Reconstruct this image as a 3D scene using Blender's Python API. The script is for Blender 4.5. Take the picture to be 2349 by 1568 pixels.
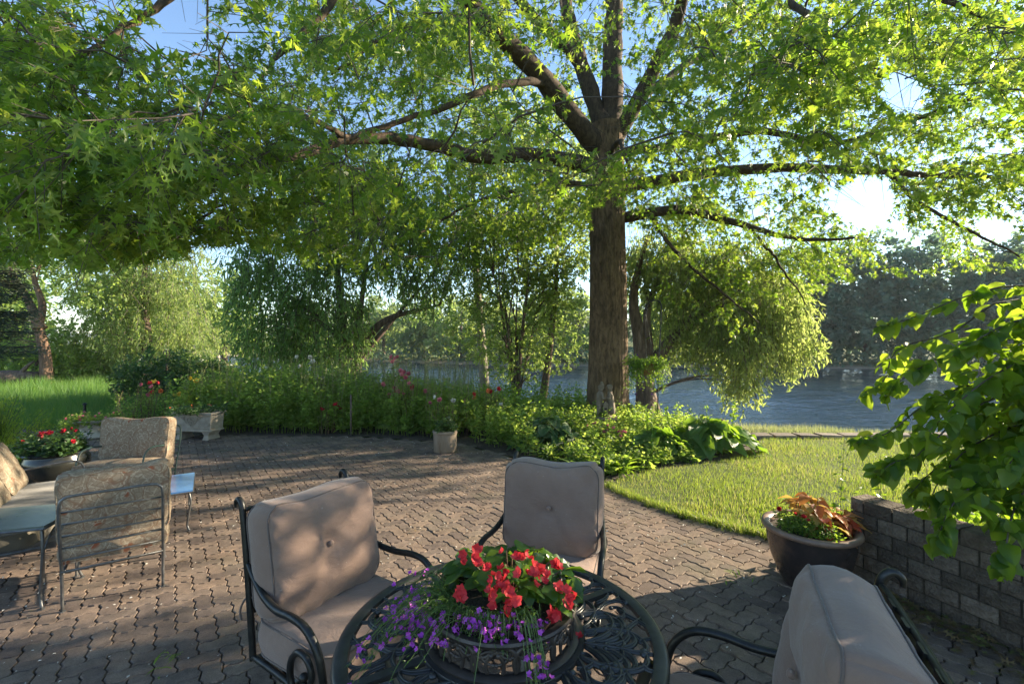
import bpy, math
import numpy as np
from mathutils import Vector, Matrix

# ---------------------------------------------------------------- camera, sky, sun, exposure
scene = bpy.context.scene
for o in list(bpy.data.objects):
    bpy.data.objects.remove(o)
HC = 1.75                                   # eye height
cam_d = bpy.data.cameras.new("camera")
cam_d.lens = 16.0; cam_d.sensor_width = 36.0; cam_d.clip_start = 0.05; cam_d.clip_end = 5000
cam = bpy.data.objects.new("camera", cam_d)
scene.collection.objects.link(cam)
cam.location = (0, 0, HC); cam.rotation_euler = (math.radians(90), 0, 0)
scene.camera = cam

SUN_AZ, SUN_EL = 20.0, 19.5                 # degrees from +X towards +Y, above the horizon
sd = Vector((math.cos(math.radians(SUN_EL)) * math.cos(math.radians(SUN_AZ)),
             math.cos(math.radians(SUN_EL)) * math.sin(math.radians(SUN_AZ)),
             math.sin(math.radians(SUN_EL))))
world = bpy.data.worlds.new("World"); scene.world = world; world.use_nodes = True
wn = world.node_tree.nodes; wl = world.node_tree.links
sky = wn.new("ShaderNodeTexSky"); sky.sky_type = 'NISHITA'; sky.sun_disc = False
sky.sun_elevation = math.radians(SUN_EL); sky.sun_rotation = math.radians(90 - SUN_AZ)
sky.air_density = 1.0; sky.dust_density = 0.15; sky.ozone_density = 2.5
wn["Background"].inputs[1].default_value = 0.095
wl.new(sky.outputs[0], wn["Background"].inputs[0])
sun_d = bpy.data.lights.new("sun", 'SUN'); sun_d.energy = 5.0; sun_d.angle = math.radians(0.53)
sun_d.color = (1.0, 0.84, 0.62)
sun = bpy.data.objects.new("sun", sun_d); scene.collection.objects.link(sun)
sun.rotation_euler = sd.to_track_quat('Z', 'Y').to_euler(); sun.location = (20, 8, 12)
vs = scene.view_settings
vs.view_transform = 'Standard'; vs.look = 'None'; vs.gamma = 1.0; vs.exposure = 1.98
scene.render.engine = 'CYCLES'
scene.cycles.max_bounces = 5; scene.cycles.transmission_bounces = 3; scene.cycles.diffuse_bounces = 3; scene.cycles.glossy_bounces = 2

# ---------------------------------------------------------------- helpers
F, CX, CY = 1044.0, 1174.5, 784.0           # the photograph seen at 2349 px wide
def G(x, y, z=0.0):                         # pixel -> point on the level z
    Y = (HC - z) * F / (y - CY)
    return np.array([(x - CX) * Y / F, Y, z])
def P(x, y, Y):                             # pixel -> point at distance Y
    return np.array([(x - CX) * Y / F, Y, HC - (y - CY) * Y / F])
def pix(p):
    p = np.atleast_2d(p)
    Y = np.maximum(p[:, 1], 0.05)
    return CX + p[:, 0] * F / Y, CY - (p[:, 2] - HC) * F / Y
def unit(a):
    a = np.asarray(a, float)
    return a / np.maximum(np.linalg.norm(a, axis=-1, keepdims=True), 1e-9)

class MB:
    """collects triangles; build() links them as one mesh object"""
    def __init__(s): s.V = []; s.F = []; s.R = []; s.n = 0
    def add(s, V, Fc, rnd=None):
        V = np.asarray(V, float).reshape(-1, 3); Fc = np.asarray(Fc, int).reshape(-1, 3)
        s.V.append(V); s.F.append(Fc + s.n); s.n += len(V)
        s.R.append(np.full(len(V), 0.5) if rnd is None else np.broadcast_to(np.asarray(rnd, float), (len(V),)))
        return s
    def poly(s, V, faces, rnd=None):
        T = []
        for f in faces:
            for k in range(1, len(f) - 1): T.append((f[0], f[k], f[k + 1]))
        return s.add(V, T, rnd)
    def box(s, c, size, rot=None, rnd=None):
        V = np.array([(x, y, z) for x in (-.5, .5) for y in (-.5, .5) for z in (-.5, .5)]) * np.array(size)
        if rot is not None: V = V @ np.asarray(rot).T
        return s.poly(V + np.array(c), [(0, 1, 3, 2), (4, 6, 7, 5), (0, 4, 5, 1), (2, 3, 7, 6), (0, 2, 6, 4), (1, 5, 7, 3)], rnd)
    def tubes(s, paths, radii, sides=5, cap=True, rnd=None, flat=1.0, ref=None):
        paths = np.asarray(paths, float)
        if paths.ndim == 2: paths = paths[None]
        N, K, _ = paths.shape
        radii = np.broadcast_to(np.asarray(radii, float), (N, K)) if np.ndim(radii) < 2 else np.asarray(radii, float)
        T = unit(np.gradient(paths, axis=1))
        if ref is None:
            m = unit(paths[:, -1] - paths[:, 0])
            rf = np.where((np.abs(m[:, 2]) < .8)[:, None], np.array([0, 0, 1.]), np.array([1., .2, 0]))
        else: rf = np.broadcast_to(np.asarray(ref, float), (N, 3))
        A = np.cross(T, rf[:, None, :]); A = unit(A)
        B = np.cross(A, T)
        # carry the frame along where it flips
        for k in range(1, K):
            d = (A[:, k] * A[:, k - 1]).sum(-1) < 0
            A[d, k] *= -1; B[d, k] *= -1
        ang = np.arange(sides) * 2 * np.pi / sides
        V = paths[:, :, None, :] + radii[:, :, None, None] * (np.cos(ang)[None, None, :, None] * A[:, :, None, :] + flat * np.sin(ang)[None, None, :, None] * B[:, :, None, :])
        V = V.reshape(N, K * sides, 3)
        k = np.arange(K - 1)[:, None]; j = np.arange(sides)[None]
        a = k * sides + j; b = k * sides + (j + 1) % sides; c = a + sides; d = b + sides
        q = np.concatenate([np.stack([a, b, d], -1).reshape(-1, 3), np.stack([a, d, c], -1).reshape(-1, 3)])
        if cap and sides > 2:
            e = [(0, i + 1, i) for i in range(1, sides - 1)]; o = (K - 1) * sides
            e += [(o, o + i, o + i + 1) for i in range(1, sides - 1)]
            q = np.concatenate([q, np.array(e)])
        Fc = (q[None] + (np.arange(N) * K * sides)[:, None, None]).reshape(-1, 3)
        r = None if rnd is None else np.repeat(np.broadcast_to(rnd, (N,)), K * sides)
        return s.add(V.reshape(-1, 3), Fc, r)
    def tube(s, path, r, sides=8, n=None, **kw):
        path = np.asarray(path, float)
        if n: 
            k0 = len(path); path = smooth(path, n)
            if np.ndim(r): r = np.interp(np.linspace(0, 1, n), np.linspace(0, 1, k0), r)
        return s.tubes(path[None], r, sides, **kw)
    def lathe(s, prof, n=32, c=(0, 0, 0), wob=None):
        prof = np.asarray(prof, float); K = len(prof)
        a = np.arange(n) * 2 * np.pi / n
        r = prof[:, 0][:, None] * np.ones(n)[None]
        if wob is not None: r = r * wob(a[None, :], prof[:, 1][:, None])
        V = np.stack([r * np.cos(a), r * np.sin(a), np.repeat(prof[:, 1][:, None], n, 1)], -1).reshape(-1, 3) + np.array(c)
        k = np.arange(K - 1)[:, None]; j = np.arange(n)[None]
        A = k * n + j; B = k * n + (j + 1) % n
        q = np.concatenate([np.stack([A, B, B + n], -1).reshape(-1, 3), np.stack([A, B + n, A + n], -1).reshape(-1, 3)])
        return s.add(V, q)
    def grid(s, V, flip=False, rnd=None):
        V = np.asarray(V, float); a, b, _ = V.shape
        i = np.arange(a - 1)[:, None]; j = np.arange(b - 1)[None]
        p = i * b + j
        q = np.concatenate([np.stack([p, p + b, p + b + 1], -1).reshape(-1, 3), np.stack([p, p + b + 1, p + 1], -1).reshape(-1, 3)])
        if flip: q = q[:, ::-1]
        return s.add(V.reshape(-1, 3), q, rnd)
    def scatter(s, base, pos, R, sc, rnd=None):
        bv, bf = base; N = len(pos)
        if N == 0: return s
        sc = np.asarray(sc, float)
        if sc.ndim == 1: sc = sc[:, None]
        V = np.einsum('nij,nvj->nvi', R, bv[None] * sc[:, None, :]) + pos[:, None, :]
        Fc = (bf[None] + (np.arange(N) * len(bv))[:, None, None]).reshape(-1, 3)
        r = None if rnd is None else np.repeat(rnd, len(bv))
        return s.add(V.reshape(-1, 3), Fc, r)
    def sphere(s, c, r, n=10, m=7, sc=(1, 1, 1)):
        th = np.linspace(0, np.pi, m); pr = [(max(r * math.sin(t), 1e-4), -r * math.cos(t)) for t in th]
        k0 = len(s.V); s.lathe(pr, n); s.V[-1] = s.V[-1] * np.array(sc) + np.array(c)
        return s
    def mesh(s, name, mat, smooth=False, sharp=None):
        V = np.concatenate(s.V).astype(np.float32); Fc = np.concatenate(s.F).astype(np.int32)
        me = bpy.data.meshes.new(name)
        me.vertices.add(len(V)); me.vertices.foreach_set('co', V.ravel())
        me.loops.add(Fc.size); me.loops.foreach_set('vertex_index', Fc.ravel())
        me.polygons.add(len(Fc)); me.polygons.foreach_set('loop_start', np.arange(0, Fc.size, 3, dtype=np.int32))
        if smooth: me.polygons.foreach_set('use_smooth', np.ones(len(Fc), bool))
        else: me.polygons.foreach_set('use_smooth', np.zeros(len(Fc), bool))
        at = me.attributes.new('rnd', 'FLOAT', 'POINT')
        at.data.foreach_set('value', np.concatenate(s.R).astype(np.float32))
        me.update(calc_edges=True)
        if sharp: me.set_sharp_from_angle(angle=math.radians(sharp))
        me.materials.append(mat)
        return me
    def build(s, name, mat, parent=None, smooth=False, sharp=None, kind=None, world=False, label=None):
        if world and parent is not None:
            off = np.array(parent['_loc']); s.V = [v - off for v in s.V]
        o = bpy.data.objects.new(name, s.mesh(name, mat, smooth, sharp))
        scene.collection.objects.link(o)
        if parent is not None: o.parent = parent
        if kind: o['kind'] = kind
        if label: o['label'] = label
        return o

def smooth(path, n):
    """Catmull-Rom through the points, n samples"""
    p = np.asarray(path, float); p = np.vstack([2 * p[0] - p[1], p, 2 * p[-1] - p[-2]])
    m = len(p) - 3; t = np.linspace(0, m - 1e-6, n); i = t.astype(int); f = (t - i)[:, None]
    a, b, c, d = p[i], p[i + 1], p[i + 2], p[i + 3]
    return .5 * (2 * b + (c - a) * f + (2 * a - 5 * b + 4 * c - d) * f ** 2 + (3 * b - a - 3 * c + d) * f ** 3)

def thing(name, label, cat, loc=(0, 0, 0), rotz=0.0, group=None):
    o = bpy.data.objects.new(name, None); scene.collection.objects.link(o)
    o.empty_display_size = .1
    o.location = tuple(float(v) for v in loc); o.rotation_euler = (0, 0, rotz)
    THINGS[o.name] = o
    LOC[o.name] = np.array(loc, float)
    return tag(o, label, cat, group)
def tag(o, label, cat, group=None):
    o['label'] = label; o['category'] = cat
    if group: o['group'] = group
    return o
THINGS = {}; LOC = {}
_b = MB.build
def build(s, name, mat, parent=None, world=False, **kw):
    if world and parent is not None:
        off = LOC[parent.name]; s.V = [v - off for v in s.V]
    return _b(s, name, mat, parent, **kw)
MB.build = build
def inst(name, me, parent, pos, R=None, sc=1.0, world=False):
    o = bpy.data.objects.new(name, me); scene.collection.objects.link(o)
    if parent is not None: o.parent = parent
    pos = np.asarray(pos, float)
    if world: pos = pos - LOC[parent.name]
    R = np.eye(3) if R is None else np.asarray(R)
    M = Matrix([[*(R[i] * sc), pos[i]] for i in range(3)] + [[0, 0, 0, 1]])
    o.matrix_local = M
    return o
def rotz(a):
    c, s = math.cos(a), math.sin(a); return np.array([[c, -s, 0], [s, c, 0], [0, 0, 1]])
def rotx(a):
    c, s = math.cos(a), math.sin(a); return np.array([[1, 0, 0], [0, c, -s], [0, s, c]])
def frames(d, n):
    """rotation whose y axis is d and whose z axis is near n"""
    y = unit(d); x = unit(np.cross(y, n)); z = np.cross(x, y)
    return np.stack([x, y, z], -1)
def inside(poly, x, y):
    poly = np.asarray(poly, float); r = np.zeros(np.shape(x), bool); j = len(poly) - 1
    for i in range(len(poly)):
        xi, yi = poly[i]; xj, yj = poly[j]
        c = ((yi > y) != (yj > y)) & (x < (xj - xi) * (y - yi) / (yj - yi + 1e-12) + xi)
        r ^= c; j = i
    return r
def clothoid(h, L, k0, k1, n=28, p0=(0, 0)):
    ds = L / (n - 1); s = np.arange(n) * ds
    th = h + k0 * s + .5 * k1 * s * s
    x = p0[0] + np.concatenate([[0], np.cumsum(np.cos(th[:-1]) * ds)])
    y = p0[1] + np.concatenate([[0], np.cumsum(np.sin(th[:-1]) * ds)])
    return np.stack([x, y], -1)

# ---------------------------------------------------------------- materials
def nodes_of(m):
    m.use_nodes = True
    return m.node_tree.nodes, m.node_tree.links
def rnd_node(nt, ln):
    a = nt.new("ShaderNodeAttribute"); a.attribute_name = 'rnd'
    o = nt.new("ShaderNodeObjectInfo")
    s = nt.new("ShaderNodeMath"); s.operation = 'ADD'
    ln.new(a.outputs['Fac'], s.inputs[0]); ln.new(o.outputs['Random'], s.inputs[1])
    f = nt.new("ShaderNodeMath"); f.operation = 'FRACT'; ln.new(s.outputs[0], f.inputs[0])
    return f.outputs[0]
def ramp(nt, ln, src, stops):
    r = nt.new("ShaderNodeValToRGB"); e = r.color_ramp.elements
    while len(e) < len(stops): e.new(.5)
    for k, (p, c) in enumerate(stops):
        e[k].position = p; e[k].color = (*c, 1) if len(c) == 3 else c
    ln.new(src, r.inputs[0]); return r.outputs[0]
def coords(nt, ln, scale, kind='Object'):
    t = nt.new("ShaderNodeTexCoord"); mp = nt.new("ShaderNodeMapping")
    mp.inputs['Scale'].default_value = scale if hasattr(scale, '__len__') else (scale,) * 3
    ln.new(t.outputs[kind], mp.inputs[0]); return mp.outputs[0]
def noise(nt, ln, vec, scale, detail=4, rough=.6, dist=0.0):
    n = nt.new("ShaderNodeTexNoise"); n.inputs['Scale'].default_value = scale
    n.inputs['Detail'].default_value = detail; n.inputs['Roughness'].default_value = rough; n.inputs['Distortion'].default_value = dist
    if vec is not None: ln.new(vec, n.inputs['Vector'])
    return n.outputs[0]
def mixc(nt, ln, f, a, b, mode='MIX'):
    m = nt.new("ShaderNodeMix"); m.data_type = 'RGBA'; m.blend_type = mode
    for s, v in ((m.inputs[0], f), (m.inputs[6], a), (m.inputs[7], b)):
        if hasattr(v, 'is_linked') or hasattr(v, 'links'): ln.new(v, s)
        elif hasattr(v, '__len__'): s.default_value = (*v, 1)
        else: s.default_value = v
    return m.outputs[2]
def bump(nt, ln, h, strength, dist=.01):
    b = nt.new("ShaderNodeBump"); b.inputs['Strength'].default_value = strength; b.inputs['Distance'].default_value = dist
    ln.new(h, b.inputs['Height']); return b.outputs[0]

def surf(name, stops, rough=.7, nscale=8, bscale=60, bstr=.3, bdist=.005, metal=0, spec=.5, usernd=.35, kind='Object', stretch=(1, 1, 1), detail=5):
    """mottled surface: noise through a colour ramp, per-piece brightness, fine relief"""
    m = bpy.data.materials.new(name); nt, ln = nodes_of(m); p = nt['Principled BSDF']
    v = coords(nt, ln, stretch, kind)
    n = noise(nt, ln, v, nscale, detail, .65)
    c = ramp(nt, ln, n, stops)
    if usernd:
        r = rnd_node(nt, ln)
        g = ramp(nt, ln, r, [(0, (1 - usernd,) * 3), (1, (1 + usernd * .6,) * 3)])
        c = mixc(nt, ln, 1.0, c, g, 'MULTIPLY')
    ln.new(c, p.inputs['Base Color'])
    p.inputs['Roughness'].default_value = rough; p.inputs['Metallic'].default_value = metal
    p.inputs['Specular IOR Level'].default_value = spec
    if bstr:
        b = noise(nt, ln, v, bscale, 3, .6)
        ln.new(bump(nt, ln, b, bstr, bdist), p.inputs['Normal'])
    return m
def leafmat(name, stops, tstops, trans=.45, rough=.42, spec=.4):
    m = bpy.data.materials.new(name); nt, ln = nodes_of(m); p = nt['Principled BSDF']
    r = rnd_node(nt, ln)
    ln.new(ramp(nt, ln, r, stops), p.inputs['Base Color'])
    p.inputs['Roughness'].default_value = rough; p.inputs['Specular IOR Level'].default_value = spec
    t = nt.new("ShaderNodeBsdfTranslucent"); ln.new(ramp(nt, ln, r, tstops), t.inputs[0])
    mx = nt.new("ShaderNodeMixShader"); mx.inputs[0].default_value = trans
    ln.new(p.outputs[0], mx.inputs[1]); ln.new(t.outputs[0], mx.inputs[2])
    ln.new(mx.outputs[0], nt['Material Output'].inputs[0])
    return m
M = {}
M['oak_leaf'] = leafmat('oak_leaf', [(0, (.045, .10, .016)), (.5, (.08, .145, .024)), (1, (.13, .19, .035))],
                        [(0, (.22, .40, .025)), (.5, (.36, .54, .04)), (1, (.52, .64, .07))], .50)
M['willow_leaf'] = leafmat('willow_leaf', [(0, (.07, .14, .045)), (1, (.14, .22, .07))], [(0, (.26, .44, .10)), (1, (.42, .58, .14))], 0.55, 0.5)
M['birch_leaf'] = leafmat('birch_leaf', [(0, (.08, .14, .035)), (1, (.17, .23, .065))], [(0, (.34, .50, .09)), (1, (.54, .66, .16))], 0.58, 0.5)
M['far_leaf'] = leafmat('far_leaf', [(0, (.08, .135, .05)), (1, (.16, .215, .085))], [(0, (.26, .38, .09)), (1, (.42, .52, .15))], 0.5, 0.6)
M['blue_leaf'] = leafmat('blue_leaf', [(0, (.075, .135, .095)), (1, (.14, .21, .15))], [(0, (.15, .27, .15)), (1, (.26, .38, .21))], 0.5, 0.6)
M['pale_leaf'] = leafmat('pale_leaf', [(0, (.12, .185, .055)), (1, (.21, .275, .095))], [(0, (.36, .48, .10)), (1, (.54, .62, .17))], 0.55, 0.55)
M['bed_leaf'] = leafmat('bed_leaf', [(0, (.07, .135, .024)), (1, (.17, .25, .055))], [(0, (.30, .48, .05)), (1, (.52, .64, .11))], 0.55, 0.45)
M['vine_leaf'] = leafmat('vine_leaf', [(0, (.03, .08, .012)), (1, (.075, .14, .02))], [(0, (.28, .48, .02)), (1, (.50, .66, .05))], 0.55, 0.38)
M['cover_leaf'] = leafmat('cover_leaf', [(0, (.08, .16, .02)), (1, (.14, .24, .03))], [(0, (.28, .48, .03)), (1, (.42, .58, .05))], .45, .45)
M['dark_leaf'] = leafmat('dark_leaf', [(0, (.022, .055, .018)), (1, (.05, .10, .03))], [(0, (.08, .18, .03)), (1, (.16, .28, .04))], .35, .4)
M['spruce'] = leafmat('spruce', [(0, (.045, .065, .04)), (1, (.10, .115, .07))], [(0, (.08, .12, .05)), (1, (.14, .18, .08))], .3, .6)
M['grass'] = leafmat('grass', [(0, (.06, .12, .02)), (.5, (.13, .19, .035)), (.85, (.22, .245, .07)), (1, (.32, .28, .13))], [(0, (.24, .36, .03)), (.8, (.46, .52, .07)), (1, (.5, .46, .2))], .45, .5)
M['meadow'] = leafmat('meadow', [(0, (.05, .13, .025)), (1, (.11, .20, .04))], [(0, (.14, .32, .04)), (1, (.26, .42, .06))], .45, .5)
M['straw'] = leafmat('straw', [(0, (.16, .19, .07)), (1, (.30, .30, .14))], [(0, (.30, .36, .12)), (1, (.42, .44, .2))], .4, .6)
M['fern'] = leafmat('fern', [(0, (.12, .21, .02)), (1, (.2, .28, .03))], [(0, (.34, .48, .03)), (1, (.46, .56, .05))], .45, .5)
M['stem'] = surf('stem', [(.3, (.05, .10, .02)), (.7, (.10, .15, .04))], .6, 10, 40, 0)
M['red_stem'] = surf('red_stem', [(.3, (.12, .05, .03)), (.7, (.14, .10, .05))], .6, 10, 40, 0)
M['twig'] = surf('twig', [(.3, (.05, .04, .03)), (.7, (.11, .09, .07))], .8, 10, 60, .2)

def bark(name, c1, c2, sc=3.0, st=.22, bstr=.9, bd=.04):
    m = bpy.data.materials.new(name); nt, ln = nodes_of(m); p = nt['Principled BSDF']
    v = coords(nt, ln, (1, 1, st))
    n = noise(nt, ln, v, sc * 4, 6, .7, .6); n2 = noise(nt, ln, v, sc, 3, .6)
    c = ramp(nt, ln, n, [(.3, c1), (.62, c2)])
    c = mixc(nt, ln, .5, c, ramp(nt, ln, n2, [(.3, (.5, .5, .5)), (.7, (1.2, 1.15, 1.1))]), 'MULTIPLY')
    ln.new(c, p.inputs['Base Color']); p.inputs['Roughness'].default_value = .85; p.inputs['Specular IOR Level'].default_value = .25
    ln.new(bump(nt, ln, n, bstr, bd), p.inputs['Normal'])
    return m
M['oak_bark'] = bark('oak_bark', (.040, .025, .014), (.205, .138, .080), 3.4, .34)
M['branch_bark'] = bark('branch_bark', (.028, .019, .012), (.095, .068, .045), 5, .4, .6, .02)
M['willow_bark'] = bark('willow_bark', (.05, .035, .028), (.19, .14, .11), 4)
M['birch_bark'] = bark('birch_bark', (.12, .11, .09), (.33, .30, .25), 5, 2.0, .4, .02)
M['pink_bark'] = bark('pink_bark', (.07, .042, .028), (.24, .15, .10), 4)
M['pale_bark'] = bark('pale_bark', (.2, .17, .13), (.42, .37, .3), 5)

M['paver'] = surf('paver', [(.25, (.20, .155, .125)), (.5, (.30, .235, .185)), (.75, (.37, .30, .24))], .85, 7, 180, .55, .004, spec=.25, usernd=.28, kind='Generated', detail=8)
def paver_mat():
    m = bpy.data.materials.new('paver'); nt, ln = nodes_of(m); p = nt['Principled BSDF']
    g = nt.new("ShaderNodeNewGeometry"); pos = g.outputs['Position']
    n = noise(nt, ln, pos, 2.2, 6, .7); n2 = noise(nt, ln, pos, 160, 3, .7); n3 = noise(nt, ln, pos, 14, 5, .7)
    c = ramp(nt, ln, n, [(.3, (.128, .099, .080)), (.5, (.180, .142, .115)), (.72, (.236, .188, .153))])
    c = mixc(nt, ln, .8, c, ramp(nt, ln, n3, [(.3, (.62, .62, .64)), (.68, (1.18, 1.15, 1.12))]), 'MULTIPLY')
    c = mixc(nt, ln, .8, c, ramp(nt, ln, n2, [(.32, (.55, .55, .55)), (.5, (1, 1, 1)), (.7, (1.35, 1.32, 1.28))]), 'MULTIPLY')
    r = rnd_node(nt, ln)
    c = mixc(nt, ln, 1.0, c, ramp(nt, ln, r, [(0, (.72, .72, .76)), (.5, (1, 1, 1)), (1, (1.16, 1.10, 1.04))]), 'MULTIPLY')
    moss = noise(nt, ln, pos, .9, 4, .7)
    c = mixc(nt, ln, ramp(nt, ln, moss, [(.52, (0, 0, 0)), (.75, (.4, .4, .4))]), c, (.12, .13, .075))
    ln.new(c, p.inputs['Base Color']); p.inputs['Roughness'].default_value = .88; p.inputs['Specular IOR Level'].default_value = .2
    ad = nt.new("ShaderNodeMath"); ad.operation = 'ADD'; ln.new(n2, ad.inputs[0]); ln.new(n3, ad.inputs[1])
    ln.new(bump(nt, ln, ad.outputs[0], .6, .005), p.inputs['Normal'])
    return m
M['paver'] = paver_mat()
M['joint'] = surf('joint', [(.3, (.035, .028, .02)), (.7, (.09, .075, .05))], .95, 30, 120, .5, .01)
M['soil'] = surf('soil', [(.3, (.03, .022, .015)), (.7, (.085, .065, .045))], .95, 12, 60, .8, .02)
def block_mat():
    m = surf('wall_block', [(.25, (.085, .068, .054)), (.5, (.155, .127, .100)), (.75, (.235, .197, .157))], .92, 14, 55, 1.0, .03, spec=.2, usernd=.45, detail=8)
    return m
M['block'] = block_mat()
M['iron'] = surf('black_iron', [(.3, (.016, .017, .017)), (.7, (.04, .041, .040))], .38, 20, 200, .12, .001, metal=.55, usernd=0)
M['table_iron'] = surf('table_iron', [(.3, (.030, .031, .031)), (.7, (.068, .069, .067))], .36, 14, 120, .2, .0015, metal=.4, usernd=0)
M['collar_iron'] = surf('collar_iron', [(.3, (.028, .023, .020)), (.7, (.075, .062, .053))], .42, 14, 120, .25, .0015, metal=.35, usernd=0)
M['grey_iron'] = surf('grey_iron', [(.3, (.085, .088, .09)), (.7, (.19, .19, .185))], .4, 25, 150, .2, .001, metal=.6, usernd=0)
M['green_iron'] = surf('green_iron', [(.3, (.012, .035, .03)), (.7, (.035, .07, .06))], .4, 25, 150, .2, .001, usernd=0)

def fabric(name, c1, c2):
    m = bpy.data.materials.new(name); nt, ln = nodes_of(m); p = nt['Principled BSDF']
    v = coords(nt, ln, 1)
    n = noise(nt, ln, v, 5, 4, .6); w = noise(nt, ln, v, 900, 1, .5); w2 = noise(nt, ln, v, 45, 3, .6)
    c = ramp(nt, ln, n, [(.3, c1), (.7, c2)])
    c = mixc(nt, ln, .35, c, ramp(nt, ln, w, [(.35, (.7, .7, .7)), (.65, (1.2, 1.2, 1.2))]), 'MULTIPLY')
    sp = noise(nt, ln, v, 60, 2, .5)
    c = mixc(nt, ln, ramp(nt, ln, sp, [(.72, (0, 0, 0)), (.80, (.35, .35, .35))]), c, (.55, .52, .47))
    ln.new(c, p.inputs['Base Color']); p.inputs['Roughness'].default_value = .85; p.inputs['Specular IOR Level'].default_value = .2
    p.inputs['Sheen Weight'].default_value = .25; p.inputs['Sheen Roughness'].default_value = .5
    wk = noise(nt, ln, coords(nt, ln, (1, 1, 2.2)), 11, 3, .55, 1.2)
    b2 = nt.new('ShaderNodeBump'); b2.inputs['Strength'].default_value = .35; b2.inputs['Distance'].default_value = .012; ln.new(wk, b2.inputs['Height'])
    b1 = nt.new('ShaderNodeBump'); b1.inputs['Strength'].default_value = .35; b1.inputs['Distance'].default_value = .003; ln.new(mixc(nt, ln, .5, w, w2), b1.inputs['Height']); ln.new(b2.outputs[0], b1.inputs['Normal']); ln.new(b1.outputs[0], p.inputs['Normal'])
    return m
M['taupe'] = fabric('taupe_fabric', (.205, .138, .104), (.25, .173, .134))
M['piping'] = fabric('piping_fabric', (.12, .09, .075), (.145, .11, .092))
def paisley(name, tint):
    m = bpy.data.materials.new(name); nt, ln = nodes_of(m); p = nt['Principled BSDF']
    v = coords(nt, ln, 1)
    nz = nt.new("ShaderNodeTexNoise"); nz.inputs['Scale'].default_value = 9; nz.inputs['Detail'].default_value = 2; ln.new(v, nz.inputs['Vector'])
    ad = nt.new("ShaderNodeVectorMath"); ad.operation = 'MULTIPLY_ADD'; ln.new(nz.outputs['Color'], ad.inputs[0]); ad.inputs[1].default_value = (.10,) * 3; ln.new(v, ad.inputs[2])
    def cells(sc, freq):
        vo = nt.new("ShaderNodeTexVoronoi"); vo.inputs['Scale'].default_value = sc; vo.inputs['Randomness'].default_value = .8; ln.new(ad.outputs[0], vo.inputs['Vector'])
        k = nt.new("ShaderNodeMath"); k.operation = 'MULTIPLY'; k.inputs[1].default_value = freq; ln.new(vo.outputs['Distance'], k.inputs[0])
        sn = nt.new("ShaderNodeMath"); sn.operation = 'SINE'; ln.new(k.outputs[0], sn.inputs[0])
        sp_ = nt.new("ShaderNodeSeparateColor"); ln.new(vo.outputs['Color'], sp_.inputs[0])
        return vo.outputs['Distance'], sn.outputs[0], sp_.outputs[0]
    d, sn, cr = cells(7, 13); d2, sn2, cr2 = cells(24, 12)
    red = ramp(nt, ln, d, [(.14, (.30, .10, .055)), (.2, (.33, .27, .2)), (.23, (.30, .245, .185)), (.6, (.29, .235, .175))])
    pick = ramp(nt, ln, cr, [(.0, (0, 0, 0)), (.55, (0, 0, 0)), (.57, (1, 1, 1))])
    c = mixc(nt, ln, pick, (.29, .235, .175), red)
    def edges(sc, lo, hi, col, fac):
        vo = nt.new("ShaderNodeTexVoronoi"); vo.feature = 'DISTANCE_TO_EDGE'; vo.inputs['Scale'].default_value = sc; ln.new(ad.outputs[0], vo.inputs['Vector'])
        return mixc(nt, ln, ramp(nt, ln, vo.outputs['Distance'], [(lo, (fac,) * 3), (hi, (0, 0, 0))]), c, col)
    c = edges(15, .03, .06, (.42, .37, .29), .8); c = edges(31, .05, .09, (.17, .12, .08), .45); c = edges(9, .02, .04, (.20, .11, .07), .6)
    big = noise(nt, ln, v, 3, 3, .6)
    c = mixc(nt, ln, .6, c, ramp(nt, ln, big, [(.3, tuple(.7 * t for t in tint)), (.7, tint)]), 'MULTIPLY')
    ln.new(c, p.inputs['Base Color']); p.inputs['Roughness'].default_value = .9; p.inputs['Specular IOR Level'].default_value = .15
    ln.new(bump(nt, ln, noise(nt, ln, v, 300, 2), .3, .003), p.inputs['Normal'])
    return m
M['paisley'] = paisley('paisley_fabric', (1.05, 1.0, .92))
M['paisley_faded'] = paisley('faded_paisley_fabric', (.9, .92, .86))
M['seat_faded'] = fabric('weathered_seat_fabric', (.09, .08, .06), (.15, .135, .105))
M['glass_top'] = surf('painted_glass_top', [(.3, (.10, .125, .11)), (.7, (.16, .18, .16))], .2, 5, 60, .12, .002, usernd=0, spec=.6)
M['sky_reflect_top'] = surf('glass_top_sky_reflection', [(.3, (.06, .17, .40)), (.7, (.10, .26, .55))], .12, 5, 60, .15, .003, usernd=0, spec=.8)  # blue sky reflection painted into the base colour of the glass
M['glaze_dark'] = surf('dark_glaze', [(.3, (.012, .014, .012)), (.7, (.03, .03, .025))], .18, 6, 40, .2, .004, usernd=0)
M['glaze_brown'] = surf('brown_glaze', [(.3, (.016, .015, .017)), (.52, (.036, .028, .026)), (.72, (.10, .062, .046))], .26, 4, 30, .3, .006, usernd=0, detail=7)
M['glaze_rim'] = surf('pot_rim_glaze', [(.3, (.13, .085, .062)), (.7, (.23, .155, .115))], .4, 10, 60, .3, .004, usernd=0)
M['cement'] = surf('cast_cement', [(.3, (.26, .215, .165)), (.7, (.42, .365, .29))], .9, 8, 60, .6, .008, usernd=0)
M['pale_cement'] = surf('pale_cement', [(.3, (.32, .30, .26)), (.7, (.5, .47, .42))], .85, 8, 60, .5, .008, usernd=0)
M['rust_cement'] = surf('stained_cement', [(.3, (.15, .085, .05)), (.45, (.24, .18, .125)), (.75, (.31, .245, .18))], .9, 6, 60, .6, .008, usernd=0, stretch=(1, 1, .35))
M['statue'] = surf('statue_stone', [(.3, (.11, .085, .062)), (.7, (.25, .20, .15))], .9, 12, 60, .6, .006, usernd=0)
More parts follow.
